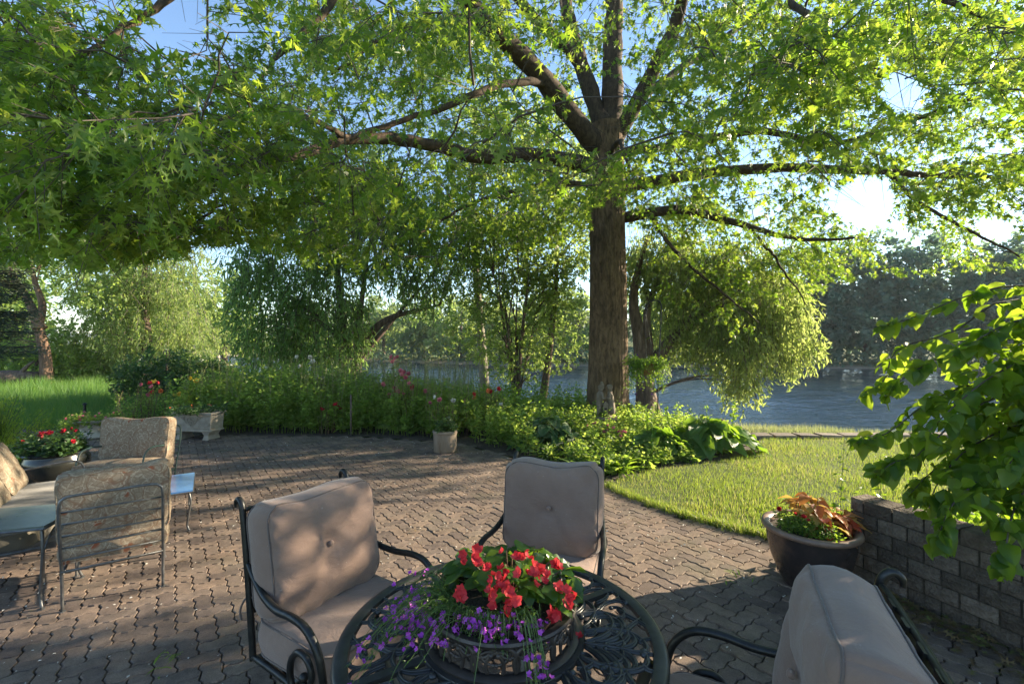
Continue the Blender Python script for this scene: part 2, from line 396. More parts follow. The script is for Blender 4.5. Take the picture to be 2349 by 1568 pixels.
M['terracotta'] = surf('coir_liner', [(.3, (.16, .075, .03)), (.7, (.34, .17, .07))], .95, 30, 90, .9, .01, usernd=0)
M['stone'] = surf('edging_stone', [(.3, (.12, .095, .075)), (.7, (.22, .18, .145))], .92, 8, 60, .7, .01, usernd=.3)
M['wood_grey'] = surf('driftwood', [(.3, (.07, .05, .04)), (.7, (.2, .15, .12))], .9, 10, 60, .8, .02, usernd=0)
M['litter'] = leafmat('dry_leaf', [(0, (.10, .06, .03)), (.5, (.17, .12, .055)), (1, (.10, .13, .03))], [(0, (.12, .07, .03)), (1, (.16, .17, .04))], .2, .7)
M['fluff'] = surf('seed_fluff', [(.3, (.5, .46, .4)), (.7, (.62, .6, .54))], .9, 10, 40, 0)
def petal(name, a, b, tr=.3):
    return leafmat(name, [(0, a), (1, b)], [(0, a), (1, b)], tr, .5, .3)
M['red_petal'] = petal('red_petal', (.52, .018, .03), (.72, .07, .07))
M['pink_petal'] = petal('pink_petal', (.55, .13, .20), (.75, .28, .33))
M['crimson_petal'] = petal('crimson_petal', (.38, .012, .03), (.55, .03, .05))
M['yellow_petal'] = petal('yellow_petal', (.65, .45, .03), (.78, .6, .12))
M['orange_petal'] = petal('orange_petal', (.6, .14, .04), (.72, .22, .07))
M['white_petal'] = petal('white_petal', (.7, .68, .6), (.8, .78, .72))
M['purple_petal'] = petal('purple_petal', (.34, .04, .42), (.6, .14, .64))
M['violet_petal'] = petal('violet_petal', (.10, .02, .25), (.2, .04, .4))
M['coleus'] = leafmat('coleus_leaf', [(0, (.40, .05, .022)), (.5, (.50, .12, .03)), (1, (.40, .25, .06))], [(0, (.5, .09, .02)), (1, (.55, .30, .06))], .35, .45)
M['coleus_pale'] = leafmat('coleus_pale_leaf', [(0, (.42, .25, .05)), (1, (.58, .42, .12))], [(0, (.55, .32, .06)), (1, (.62, .46, .12))], .4, .45)
M['begonia_leaf'] = leafmat('begonia_leaf', [(0, (.018, .055, .012)), (1, (.06, .125, .02))], [(0, (.16, .32, .015)), (1, (.30, .46, .03))], .38, .30, .4)
M['hosta'] = leafmat('hosta_leaf', [(0, (.05, .12, .03)), (1, (.09, .17, .04))], [(0, (.18, .38, .03)), (1, (.30, .50, .04))], .4, .4)
M['hosta_dark'] = leafmat('hosta_dark_leaf', [(0, (.03, .07, .03)), (1, (.055, .105, .04))], [(0, (.1, .2, .03)), (1, (.16, .28, .05))], .3, .35)
M['hosta_edge'] = leafmat('hosta_edge', [(0, (.22, .27, .12)), (1, (.3, .34, .18))], [(0, (.3, .4, .1)), (1, (.4, .48, .16))], .35, .45)

# leaf shapes: unit length along +y, blade in xy
def leaf_oak():
    R = [(.02, .0), (.06, .20), (.36, .12), (.10, .30), (.07, .42), (.52, .56), (.11, .58), (.06, .70), (.31, .99), (.05, .86)]
    V = [(0, .0, 0), (0, .28, .01), (0, .5, .02), (0, .72, .01), (0, 1.08, -.05)]
    for s in (1, -1): V += [(s * x, y, .10 * abs(x) - .22 * max(0, abs(x) - .25)) for x, y in R]
    T = []
    for o, fl in ((5, 0), (15, 1)):
        t = [(0, o + 1, 1), (o + 1, o + 2, o + 3), (1, o + 1, o + 3), (1, o + 3, o + 4), (1, o + 4, 2), (o + 4, o + 5, o + 6), (2, o + 4, o + 6), (2, o + 6, o + 7), (2, o + 7, 3), (o + 7, o + 8, o + 9), (3, o + 7, o + 9), (3, o + 9, 4)]
        T += [x[::-1] if fl else x for x in t]
    return np.array(V, float), np.array(T)
def leaf_oak_low():
    V = np.array([(0, 0, 0), (.085, .45, .02), (0, 1.10, -.08), (-.085, .45, .02), (.54, .56, -.05), (.04, .62, .02), (-.54, .56, -.05), (-.04, .62, .02), (.38, .12, -.03), (-.38, .12, -.03), (.0, .32, .01)], float)
    return V, np.array([(0, 1, 2), (0, 2, 3), (1, 4, 5), (3, 7, 6), (0, 8, 1), (0, 3, 9)])
def leaf_narrow(w=.11, c=.05):
    V = np.array([(0, 0, 0), (w, .4, -.03), (0, .45, c * .5), (-w, .4, -.03), (0, 1, -.12)], float)
    return V, np.array([(0, 1, 2), (0, 2, 3), (1, 4, 2), (2, 4, 3)])
def leaf_simple(w=.3):
    V = np.array([(0, 0, 0), (w, .45, .06), (0, 1, -.06), (-w, .45, .06)], float)
    return V, np.array([(0, 1, 2), (0, 2, 3)])
def leaf_ovate(w=.38, fold=.12, curl=.18, n=5, tip=1.0, wav=.03):
    y = np.linspace(0, 1, n); V = []; 
    ww = w * np.sin(np.pi * np.clip(y, 0, 1) ** .75) ** .8 * (1 - .25 * y)
    ww[0] = .02; ww[-1] = .004
    zc = -curl * y ** 2
    rows = [np.stack([s * ww, y + 0 * y, zc + fold * abs(s) * ww / w * .8 + (wav * np.sin(y * 9 + s * 2) if abs(s) == 1 else 0)], -1) for s in (-1, -.5, 0, .5, 1)]
    V = np.stack(rows, 0)
    mb = MB(); mb.grid(V, flip=True)
    return mb.V[0], mb.F[0]
def leaf_mid(w=.4):
    y = np.array([0, .3, .65, 1.0]); ww = w * np.array([.1, 1.0, .85, .02]); mb = MB()
    mb.grid(np.stack([np.stack([k * ww, y, -.25 * y ** 2 + .14 * abs(k) * ww / w], -1) for k in (-1, 0, 1)]), flip=True); return mb.V[0], mb.F[0]
_o = leaf_oak(); _v = _o[0].copy(); _v[:, 2] -= .30 * _v[:, 1] ** 2 + .5 * _v[:, 0] ** 2; _v[:, 0] *= .8
LF = dict(oak=_o, oak_curl=(_v, _o[1]), oak_low=leaf_oak_low(), narrow=leaf_narrow(), simple=leaf_simple(), ovate=leaf_ovate(), ovate_low=leaf_narrow(.27, .12), ovate_mid=leaf_mid(), round=leaf_ovate(.5, .1, .1, 5))
# ================================================================ the setting
SX = [-400, -80, -45, -34, -24, -16, -10, -5, 0, 5.3, 9.5, 14, 30, 80, 400]
SY = [600, 150, 75, 52, 36, 25, 19.5, 16.5, 14.8, 14.0, 12.8, 12.0, 9.0, 0, -60]
FX = [-400, -80, -40, -25, 0, 30, 60, 120, 400]
FY = [640, 178, 84, 62, 47, 42, 36, 20, -40]
def shore(x): return np.interp(x, SX, SY)
def far(x): return np.interp(x, FX, FY)
def sstep(t): t = np.clip(t, 0, 1); return t * t * (3 - 2 * t)
WATER = -0.72
def terrain(x, y):
    t = y - shore(x); u = y - far(x)
    z = -0.07 - .78 * sstep((t + 5) / 5.2) - 1.0 * sstep(t / 4)
    z2 = WATER - .9 + 1.5 * sstep((u + 2.5) / 5) + 2.5 * sstep(u / 60) + 22 * sstep((u - 60) / 500)
    z = np.where(u > -2.5, np.maximum(z, z2), z)
    b = .05 * np.sin(x * 1.7 + y * .6) * np.sin(y * 1.3 - x * .4)
    return z + b * ((y > 10.5) | (x < -12))
gx = np.unique(np.concatenate([np.linspace(-30, 30, 91), np.linspace(-120, 120, 49), np.linspace(-1500, 1500, 31)]))
gy = np.unique(np.concatenate([np.linspace(-4, 40, 89), np.linspace(40, 160, 41), np.linspace(160, 2500, 25), [-300, -50]]))
XX, YY = np.meshgrid(gx, gy, indexing='ij')
gm = bpy.data.materials.new('ground_soil'); nt, ln = nodes_of(gm); pb = nt['Principled BSDF']
gp = nt.new("ShaderNodeNewGeometry").outputs['Position']
g1 = ramp(nt, ln, noise(nt, ln, gp, .35, 5, .7), [(.35, (.055, .085, .025)), (.55, (.10, .12, .04)), (.72, (.17, .145, .085))])
g2 = ramp(nt, ln, noise(nt, ln, gp, 9, 5, .75), [(.3, (.6, .6, .6)), (.7, (1.3, 1.3, 1.3))])
gc = mixc(nt, ln, .9, g1, g2, 'MULTIPLY')
sp = nt.new("ShaderNodeSeparateXYZ"); ln.new(gp, sp.inputs[0])
mr = nt.new("ShaderNodeMapRange"); ln.new(sp.outputs[2], mr.inputs[0]); mr.inputs[1].default_value = -.30; mr.inputs[2].default_value = -.62
sand = ramp(nt, ln, noise(nt, ln, gp, 6, 6, .8), [(.3, (.16, .13, .09)), (.6, (.33, .28, .20)), (.8, (.42, .37, .29))])
gc = mixc(nt, ln, mr.outputs[0], gc, sand)
ln.new(gc, pb.inputs['Base Color']); pb.inputs['Roughness'].default_value = .95; pb.inputs['Specular IOR Level'].default_value = .15
ln.new(bump(nt, ln, noise(nt, ln, gp, 14, 5, .8), .8, .04), pb.inputs['Normal'])
ground = MB().grid(np.stack([XX, YY, terrain(XX, YY)], -1), flip=False).build('ground', gm, smooth=True)
ground['kind'] = 'structure'

# river: one sheet with wind ripples
wm = bpy.data.materials.new('river_water'); nt, ln = nodes_of(wm); pb = nt['Principled BSDF']
pb.inputs['Base Color'].default_value = (.010, .024, .030, 1); pb.inputs['Roughness'].default_value = .06
pb.inputs['IOR'].default_value = 1.33; pb.inputs['Specular IOR Level'].default_value = .5
wp = nt.new("ShaderNodeNewGeometry").outputs['Position']
mp = nt.new("ShaderNodeMapping"); mp.inputs['Rotation'].default_value = (0, 0, .25); mp.inputs['Scale'].default_value = (.55, 1.5, 1); ln.new(wp, mp.inputs[0])
w1 = noise(nt, ln, mp.outputs[0], 1.6, 4, .6, .4); w2 = noise(nt, ln, mp.outputs[0], 7.0, 3, .6)
ma = nt.new("ShaderNodeMath"); ma.operation = 'MULTIPLY_ADD'; ln.new(w2, ma.inputs[0]); ma.inputs[1].default_value = .28; ln.new(w1, ma.inputs[2])
ln.new(bump(nt, ln, ma.outputs[0], .8, .12), pb.inputs['Normal'])
rw = np.random.default_rng(40)
wx = np.unique(np.concatenate([np.linspace(-45, 45, 211), [-400, -150, -80, 80, 150, 400]])); wy = np.unique(np.concatenate([9 + 61 * np.linspace(0, 1, 210) ** 1.35, [-60, -20, 0, 90, 140, 300, 700]]))
WX, WY = np.meshgrid(wx, wy, indexing='ij'); WZ = np.zeros_like(WX)
for k in range(26):
    lam = rw.uniform(.9, 2.6); a_ = rw.normal(1.35, .42); kk = 2 * np.pi / lam
    WZ += .0060 * lam * rw.uniform(.5, 1) * np.sin(kk * (WX * math.cos(a_) + WY * math.sin(a_)) + rw.uniform(0, 6.28) + .8 * np.sin(WX * .21 + k) + .6 * np.sin(WY * .17 + k * 2))
WZ *= (np.abs(WX) < 44) & (WY > 9.5) & (WY < 69)
WZ *= .55 + .45 * np.sin(WX * .13 + WY * .31) * np.sin(WY * .11 - WX * .07)
river = MB().grid(np.stack([WX, WY, WATER + WZ], -1)).build('river', wm, smooth=True)
river['kind'] = 'structure'

# ---------------------------------------------------------------- patio of herringbone pavers
WALL0 = np.array([2.52, 3.40]); WD = unit([.37, -.93]); WN = np.array([WD[1], -WD[0]]) * -1   # wall corner, direction, outward (away from the patio)
PATIO = [(-13, .3), (3.75, .3), (2.95, 2.40), (2.56, 3.38), (2.50, 3.72), (2.30, 4.03), (1.98, 4.28), (1.66, 4.62), (1.36, 5.05), (1.11, 5.52), (.62, 6.3), (0, 6.95), (-.87, 7.85), (-2.6, 8.42), (-5, 8.52), (-7.5, 8.7), (-9.7, 9.1), (-13, 9.5)]
def sheet(name, poly, z, mat, kind=None):
    mb = MB(); c = np.mean(poly, 0)
    me = bpy.data.meshes.new(name)
    me.from_pydata([(x, y, z) for x, y in poly], [], [list(range(len(poly)))]); me.materials.append(mat)
    o = bpy.data.objects.new(name, me); scene.collection.objects.link(o)
    if kind: o['kind'] = kind
    return o
patio = sheet('patio', PATIO, -.022, M['joint'], 'structure'); LOC[patio.name] = np.zeros(3)
A = .100
th = math.radians(-36.76); UV = np.array([[math.sin(th), math.cos(th)], [math.cos(th), -math.sin(th)]])   # lattice axes (u, v)
def paver_outline(vert, per):
    AMP = .085
    L, H = (1, 2) if vert else (2, 1)
    segs = []
    for i in range(L): segs.append(((i, 0), (1, 0)))
    for j in range(H): segs.append(((L, j), (0, 1)))
    for i in range(L): segs.append(((L - i, H), (-1, 0)))
    for j in range(H): segs.append(((0, H - j), (0, -1)))
    pts = []
    for (p, d) in segs:
        for k in range(per):
            t = k / per
            x, y = p[0] + d[0] * t, p[1] + d[1] * t
            if d[0]: y += AMP * math.sin(2 * math.pi * (x % 1))
            else: x += AMP * math.sin(2 * math.pi * (y % 1))
            pts.append((x, y))
    return np.array(pts), np.array([L / 2, H / 2])
def paver_mesh(vert, per, low=False):
    o, c = paver_outline(vert, per); o = o - c; n = len(o)
    d = np.roll(o, -1, 0) - np.roll(o, 1, 0); nn = unit(np.stack([d[:, 1], -d[:, 0]], -1))
    top = (o - nn * .072) * A; mid = (o - nn * .028) * A
    def w(q): return np.stack([q[:, 0] * UV[1][0] + q[:, 1] * UV[0][0], q[:, 0] * UV[1][1] + q[:, 1] * UV[0][1]], -1)
    top, mid = w(top), w(mid)
    V = np.concatenate([[[0, 0, 0]], np.c_[top, np.zeros(n)], np.c_[mid, np.full(n, -.016 if low else -.006)], np.c_[mid, np.full(n, -.03)]])
    T = []
    for i in range(n):
        j = (i + 1) % n
        T.append((0, 1 + i, 1 + j))
        for r in ((0,) if low else (0, 1)):
            a, b = 1 + r * n + i, 1 + r * n + j
            T += [(a, a + n, b + n), (a, b + n, b)]
    T = np.array(T)
    a, b, c3 = V[T[0][0]], V[T[0][1]], V[T[0][2]]
    if np.cross(b - a, c3 - a)[2] < 0: T = T[:, ::-1]
    return V, T
rg = np.random.default_rng(5)
# herringbone: along each diagonal a lying paver then a standing one
cells = []
for i in range(-150, 150):
    for j in range(-150, 150):
        if (i - j) % 4 == 0: cells.append((i + 1.0, j + .5, 0))      # covers (i,j),(i+1,j)
        if (i - j) % 4 == 3: cells.append((i + .5, j + 1.0, 1))   # covers (i,j),(i,j+1)
cells = np.array(cells, float)
cp = cells[:, 0:1] * A * UV[1][None] + cells[:, 1:2] * A * UV[0][None] + np.array([.03, 3.0])
ok = inside(PATIO, cp[:, 0], cp[:, 1]) & (np.abs(cp[:, 0]) < 1.25 * cp[:, 1] + .9) & (cp[:, 1] > 1.5)
cells, cp = cells[ok], cp[ok]
pdist = np.hypot(cp[:, 0], cp[:, 1])
vis = (np.abs(cp[:, 0]) < 1.10 * cp[:, 1]) & (cp[:, 1] > 2.3)
vis &= ~((np.abs(cp[:, 0] + .05) < .95) & (cp[:, 1] < 3.0)) & ~((cp[:, 0] > .7) & (cp[:, 1] < 2.6)) & ~(np.hypot(cp[:, 0] + .85, cp[:, 1] - 2.25) < .5)
order = np.argsort(np.where(vis, pdist, 99))
near = np.zeros(len(cells), bool); near[order[:300]] = True
pm = [None, None]
for v_ in (0, 1):
    mb = MB(); V, T = paver_mesh(v_, 3); mb.add(V, T); pm[v_] = mb.mesh('paver', M['paver'], False)
def paver_rot():
    a, b = rg.normal(0, .010, 2); g = rg.normal(0, .012)
    return rotz(g) @ rotx(a) @ np.array([[math.cos(b), 0, math.sin(b)], [0, 1, 0], [-math.sin(b), 0, math.cos(b)]])
undul = lambda x, y: .008 * np.sin(x * 1.3 + 1) * np.sin(y * 1.7)
for k in np.where(near)[0]:
    inst('paver', pm[int(cells[k, 2])], patio, (cp[k, 0], cp[k, 1], undul(*cp[k]) + rg.normal(0, .0018)), paver_rot())
mb = MB()
for v_ in (0, 1):
    s = (~near) & (cells[:, 2] == v_); n = s.sum()
    R = np.stack([paver_rot() for _ in range(n)])
    pos = np.c_[cp[s], undul(cp[s][:, 0], cp[s][:, 1]) + rg.normal(0, .0018, n)]
    mb.scatter(paver_mesh(v_, 3, True), pos, R, np.ones(n), rg.random(n))
mb.build('paver_field', M['paver'], patio, kind='stuff')

# ---------------------------------------------------------------- lawn
LAWN = [(1.13, 5.56), (1.38, 5.09), (1.68, 4.66), (2.0, 4.32), (2.32, 4.07), (2.53, 3.74), (2.75, 3.62), (3.6, 1.5), (9, 1.5), (12.5, 4), (12.5, 8.3), (6.4, 8.32), (4.6, 8.28), (4.15, 7.75), (3.9, 7.15), (3.2, 6.78), (2.6, 6.5), (1.9, 6.2), (1.45, 5.9)]
lm = surf('lawn_soil', [(.3, (.035, .06, .012)), (.7, (.09, .12, .03))], .95, 5, 80, .8, .02)
lawn = sheet('lawn', LAWN, -.004, lm, 'structure')
def blades(name, poly, n, hmin, hmax, w, mat, seed, zf=lambda x, y: 0 * x, parent=None, vis=True, lean=.45, dens=None, cut=99):
    r = np.random.default_rng(seed); poly = np.array(poly)
    lo, hi = poly.min(0), poly.max(0)
    X, Y = [], []
    tot = 0
    while tot < n:
        x = r.uniform(lo[0], hi[0], n); y = r.uniform(lo[1], hi[1], n)
        k = inside(poly, x, y)
        if vis: k &= (np.abs(x) < 1.22 * y + .4)
        if dens is not None: k &= r.random(n) < dens(x, y)
        X.append(x[k]); Y.append(y[k]); tot += k.sum()
    x = np.concatenate(X)[:n]; y = np.concatenate(Y)[:n]
    z = zf(x, y)
    a = r.uniform(0, 2 * np.pi, n); h = r.uniform(hmin, hmax, n) * (1 + .25 * np.sin(x * 3.1) * np.sin(y * 2.7)); l = np.abs(r.normal(0, lean, n)) * h
    b = r.uniform(0, 2 * np.pi, n)
    sx, sy = np.cos(a) * w * h / hmax, np.sin(a) * w * h / hmax
    V = np.stack([np.stack([x - sx, y - sy, z - .01], -1), np.stack([x + sx, y + sy, z - .01], -1),
                  np.stack([x + np.cos(b) * l * .35 + sx * .7, y + np.sin(b) * l * .35 + sy * .7, z + h * .6], -1),
                  np.stack([x + np.cos(b) * l * .35 - sx * .7, y + np.sin(b) * l * .35 - sy * .7, z + h * .6], -1),
                  np.stack([x + np.cos(b) * l, y + np.sin(b) * l, z + h], -1)], 1)
    T = np.array([(0, 1, 2), (0, 2, 3), (3, 2, 4)])
    patch = .5 + .5 * np.sin(x * 2.3 + 1.3 * np.sin(y * 1.9)) * np.sin(y * 2.9 + np.sin(x * 1.1))
    rn = np.clip(.55 * r.random(n) + .45 * patch, 0, .999)
    mb = MB(); nr = y < cut; m_ = nr.sum()
    mb.add(V[nr].reshape(-1, 3), (T[None] + 5 * np.arange(m_)[:, None, None]).reshape(-1, 3), np.repeat(rn[nr], 5) * .98)
    if m_ < n: mb.add(V[~nr][:, [0, 1, 4]].reshape(-1, 3), np.arange(3 * (n - m_)).reshape(-1, 3), np.repeat(rn[~nr], 3) * .98)
    return mb
def stuff(mb, name, mat, label, cat, parent=None):
    o = mb.build(name, mat, parent, kind='stuff'); tag(o, label, cat); return o
dn = lambda x, y: np.clip(1.0 / np.maximum(y / 4.0, 1) ** 1.1, .12, 1)
mb = blades('x', LAWN, 86000, .018, .058, .0034, None, 3, dens=dn, cut=4.9)
stuff(mb, 'lawn_grass', M['grass'], 'sunlit mown lawn grass between the hosta bed and the block wall', 'grass')
rg2 = np.random.default_rng(77)
# ragged longer tufts spilling over the paving edge
edge = np.array(LAWN[:7]); mb = MB()
ep = smooth(np.c_[edge, np.zeros(len(edge))], 400)[:, :2]; k = rg2.integers(0, 400, 5200)
q = ep[k] + rg2.normal(0, .035, (5200, 2))
V, F_ = blades('x', [(-1, -1), (1, -1), (1, 1), (-1, 1)], 5200, .03, .075, .0032, None, 9, vis=False, lean=.8), None
vv = V.V[0].reshape(-1, 5, 3); vv = vv - vv[:, :1] * np.array([1, 1, 0]) + np.c_[q, np.zeros(5200)][:, None, :]
V.V[0] = vv.reshape(-1, 3)
stuff(V, 'lawn_edge_grass', M['grass'], 'ragged longer grass along the curved paving edge', 'grass')
BANK = [(4.3, 8.5), (12.6, 8.45), (16, 11.4), (9.5, 12.6), (5.3, 13.7), (3.6, 14), (2.6, 11.5), (3.2, 9.5)]
mb = blades('x', BANK, 16000, .04, .16, .006, None, 4, cut=0, zf=terrain, dens=lambda x, y: .35 + .65 * (np.sin(x * 2.1 + y) * np.sin(y * 3 + x) > -.1))
stuff(mb, 'bank_grass', M['straw'], 'sparse dry grass on the sandy river bank beyond the edging', 'grass')
MEADOW = [(-10.2, 9.4), (-7.8, 9.0), (-8.3, 11.5), (-9.5, 14.0), (-14, 21), (-26, 30), (-34, 30), (-34, 10.5), (-13, 9.7)]
mb = blades('x', MEADOW, 42000, .18, .5, .010, None, 6, cut=0, zf=terrain, dens=lambda x, y: np.clip((12 / y) ** 2, .1, 1))
stuff(mb, 'meadow_grass', M['meadow'], 'tall soft meadow grass beyond the left end of the patio', 'grass')

# flat edging stones along the back of the lawn
es = thing('stone_edging', 'row of flat edging stones between the lawn and the sandy bank', 'edging', (4.4, 8.38, 0))
xs = 4.35; r = np.random.default_rng(8)
while xs < 12:
    w = r.uniform(.38, .5)
    y = 8.40 + .02 * math.sin(xs)
    mb = MB(); z0 = float(terrain(np.array(xs), np.array(y)))
    V = np.array([(-w / 2 + .012, -.13, .0), (w / 2 - .012, -.14, 0), (w / 2 - .02, .13, 0), (-w / 2 + .015, .14, 0)]) + r.normal(0, .006, (4, 3)) * [1, 1, 0]
    W2 = V * [.95, .9, 1] + [0, 0, .075]
    mb.poly(np.r_[V - [0, 0, .06], W2], [(3, 2, 1, 0), (4, 5, 6, 7), (0, 1, 5, 4), (1, 2, 6, 5), (2, 3, 7, 6), (3, 0, 4, 7)])
    o = mb.build('edging_stone', M['stone'], es); o.location = (xs + w / 2 - 4.4, y - 8.38, -.02); o.rotation_euler = (r.normal(0, .02), r.normal(0, .03), r.normal(0, .04))
    xs += w + .012

# ---------------------------------------------------------------- retaining wall of split-face blocks
wall = thing('retaining_wall', 'low wall of rough brown split-face blocks behind the large planter', 'wall', (WALL0[0], WALL0[1], 0), math.atan2(WD[1], WD[0]))
# local x along the wall, local y away from the patio... check the side
side = 1 if np.dot(np.array([-WD[1], WD[0]]), [.93, .37]) > 0 else -1
BH, BL, TH = .100, .182, .19
def block_mesh(L, seed):
    r = np.random.default_rng(seed); mb = MB()
    nx, nz = 6, 4; g = .0065
    xs_ = np.linspace(g, L - g, nx); zs = np.linspace(g * .7, BH - g * .7, nz)
    Z, X = np.meshgrid(zs, xs_); D = r.uniform(-.010, .008, X.shape); D[0] = D[-1] = .008; D[:, 0] = D[:, -1] = .008
    y = D * side
    front = np.stack([X, y, Z], -1)
    mb.grid(front, flip=side > 0)
    bx = [(g, .008 * side, zs[0]), (L - g, .008 * side, zs[0]), (L - g, .008 * side, zs[-1]), (g, .008 * side, zs[-1])]
    bk = [(x, TH * side, z) for x, _, z in bx]
    mb.poly(np.array(bx + bk), [(4, 5, 6, 7), (0, 1, 5, 4), (1, 2, 6, 5), (2, 3, 7, 6), (3, 0, 4, 7)])
    return mb.mesh('block', M['block'])
full = [block_mesh(BL, s) for s in range(4)]; half = [block_mesh(BL / 2, s + 10) for s in range(3)]
r = np.random.default_rng(2)
for c in range(6):
    x = 0.0; k = 0
    while x < 1.75:
        isr = (k == 0 and c % 2 == 1)
        me = half[r.integers(3)] if isr else full[r.integers(4)]
        inst('block', me, wall, (x, r.normal(0, .0025) * side, c * BH), None)
        x += BL / 2 if isr else BL; k += 1
core = MB().box((.9, side * TH * .5, .29), (1.76, TH * .8, .56)); core.build('mortar_core', M['joint'], wall)
# ================================================================ furniture
def cushion_mesh(w, h, t, bulge=.05, dimple=.0, seed=0, n=26, corner=.08, wr=.006, slump=0.0):
    """box cushion: x width, z height, y thickness (front +y); returns (V front grid, V back grid, outline front/back)"""
    r = np.random.default_rng(seed)
    g = np.sin(np.linspace(-1, 1, n) * np.pi / 2 * .98) / math.sin(np.pi / 2 * .98)
    U, Vv = np.meshgrid(g, g, indexing='ij')
    # rounded-square map
    k = corner / (min(w, h) / 2)
    X = U * (1 - k * .55 * np.abs(U) ** 3 * Vv ** 6); Z = Vv * (1 - k * .55 * np.abs(Vv) ** 3 * U ** 6)
    X = X * (1 - .025 * (1 - Vv ** 2) * np.abs(U) ** 4 * 2); Z = Z * (1 - .03 * (1 - U ** 2) * np.abs(Vv) ** 4 * 2)
    x = X * w / 2; z = Z * h / 2
    ph = r.uniform(0, 6, 6)
    prof = np.clip((1 - np.abs(U) ** 3.0) * (1 - np.abs(Vv) ** 3.0), 0, 1) ** .55
    rr = np.hypot(x, z); an = np.arctan2(z, x)
    f = bulge * prof
    # creases close to the seams and pull lines to the button
    edgew = (np.abs(U) ** 6 + np.abs(Vv) ** 6) * prof ** .5
    f = f + wr * edgew * np.sin(26 * (x + z) / w + ph[0]) + wr * .7 * edgew * np.sin(41 * (x - z) / w + ph[1])
    f = f + wr * .5 * np.sin(5 * x / w * 3 + ph[2]) * np.sin(4 * z / h * 3 + ph[3]) * prof
    if dimple:
        f = f - dimple * np.exp(-(rr / .06) ** 1.0) - .026 * (np.maximum(0, np.cos(an * 2.5 + ph[4])) ** 10 + .8 * np.maximum(0, np.cos(an * 3.5 + ph[2])) ** 12) * np.exp(-(rr / .21) ** 2) * (rr > .012)
    fb = bulge * .6 * prof + wr * edgew * np.sin(23 * (x - z) / w + ph[5])
    z = z - slump * (1 - U ** 2) * (Vv > 0) * Vv ** 2 + .006 * np.sin(U * 5 + ph[1]) * Vv ** 4
    front = np.stack([x, t / 2 + f, z], -1); back = np.stack([x, -t / 2 - fb, z], -1)
    ring = lambda Gd: np.concatenate([Gd[:, 0], Gd[-1, 1:], Gd[-2::-1, -1], Gd[0, -2:0:-1]])
    return front, back, ring(front), ring(back)
def cushion(name, parent, mat, pipem, w, h, t, loc, R, button=False, seed=0, **kw):
    fr, bk, rf, rb = cushion_mesh(w, h, t, dimple=.062 if button else 0, seed=seed, **kw)
    mb = MB(); T = lambda q: q @ R.T + np.array(loc)
    mb.grid(T(fr), flip=False); mb.grid(T(bk), flip=True)
    # boxing between the two seams, slightly swollen
    n = len(rf); k = np.linspace(0, 1, 6)
    c = rf.mean(0) * [1, 0, 1]
    rows = []
    for s in k:
        q = rf * (1 - s) + rb * s
        d = unit((q - c) * [1, 0, 1]); q = q + d * ((.030 if t > .15 else .016) * math.sin(math.pi * s)) + d * (.003 * np.sin(np.arange(n) * .9 + seed))[:, None] * math.sin(math.pi * s)
        rows.append(np.vstack([q, q[:1]]))
    mb.grid(T(np.stack(rows)), flip=False)
    o = mb.build(name, mat, parent, smooth=True)
    for rg_ in (rf, rb):
        d = unit((rg_ - c) * [1, 0, 1]); q = np.vstack([rg_, rg_[:2]]) ; dd = np.vstack([d, d[:2]])
        MB().tubes(T(q + dd * .002)[None], .0045, 5, cap=False).build('piping', pipem, o, smooth=True)
    if button:
        m = MB(); yb = fr[len(fr) // 2, len(fr) // 2, 1]
        m.lathe([(.0005, .012), (.008, .011), (.013, .007), (.015, .0), (.013, -.008)], 14); m.V[-1] = T(m.V[-1] @ rotx(-math.pi / 2).T + [0, yb + .016, 0])
        m.build('button', mat, o, smooth=True)
    return o

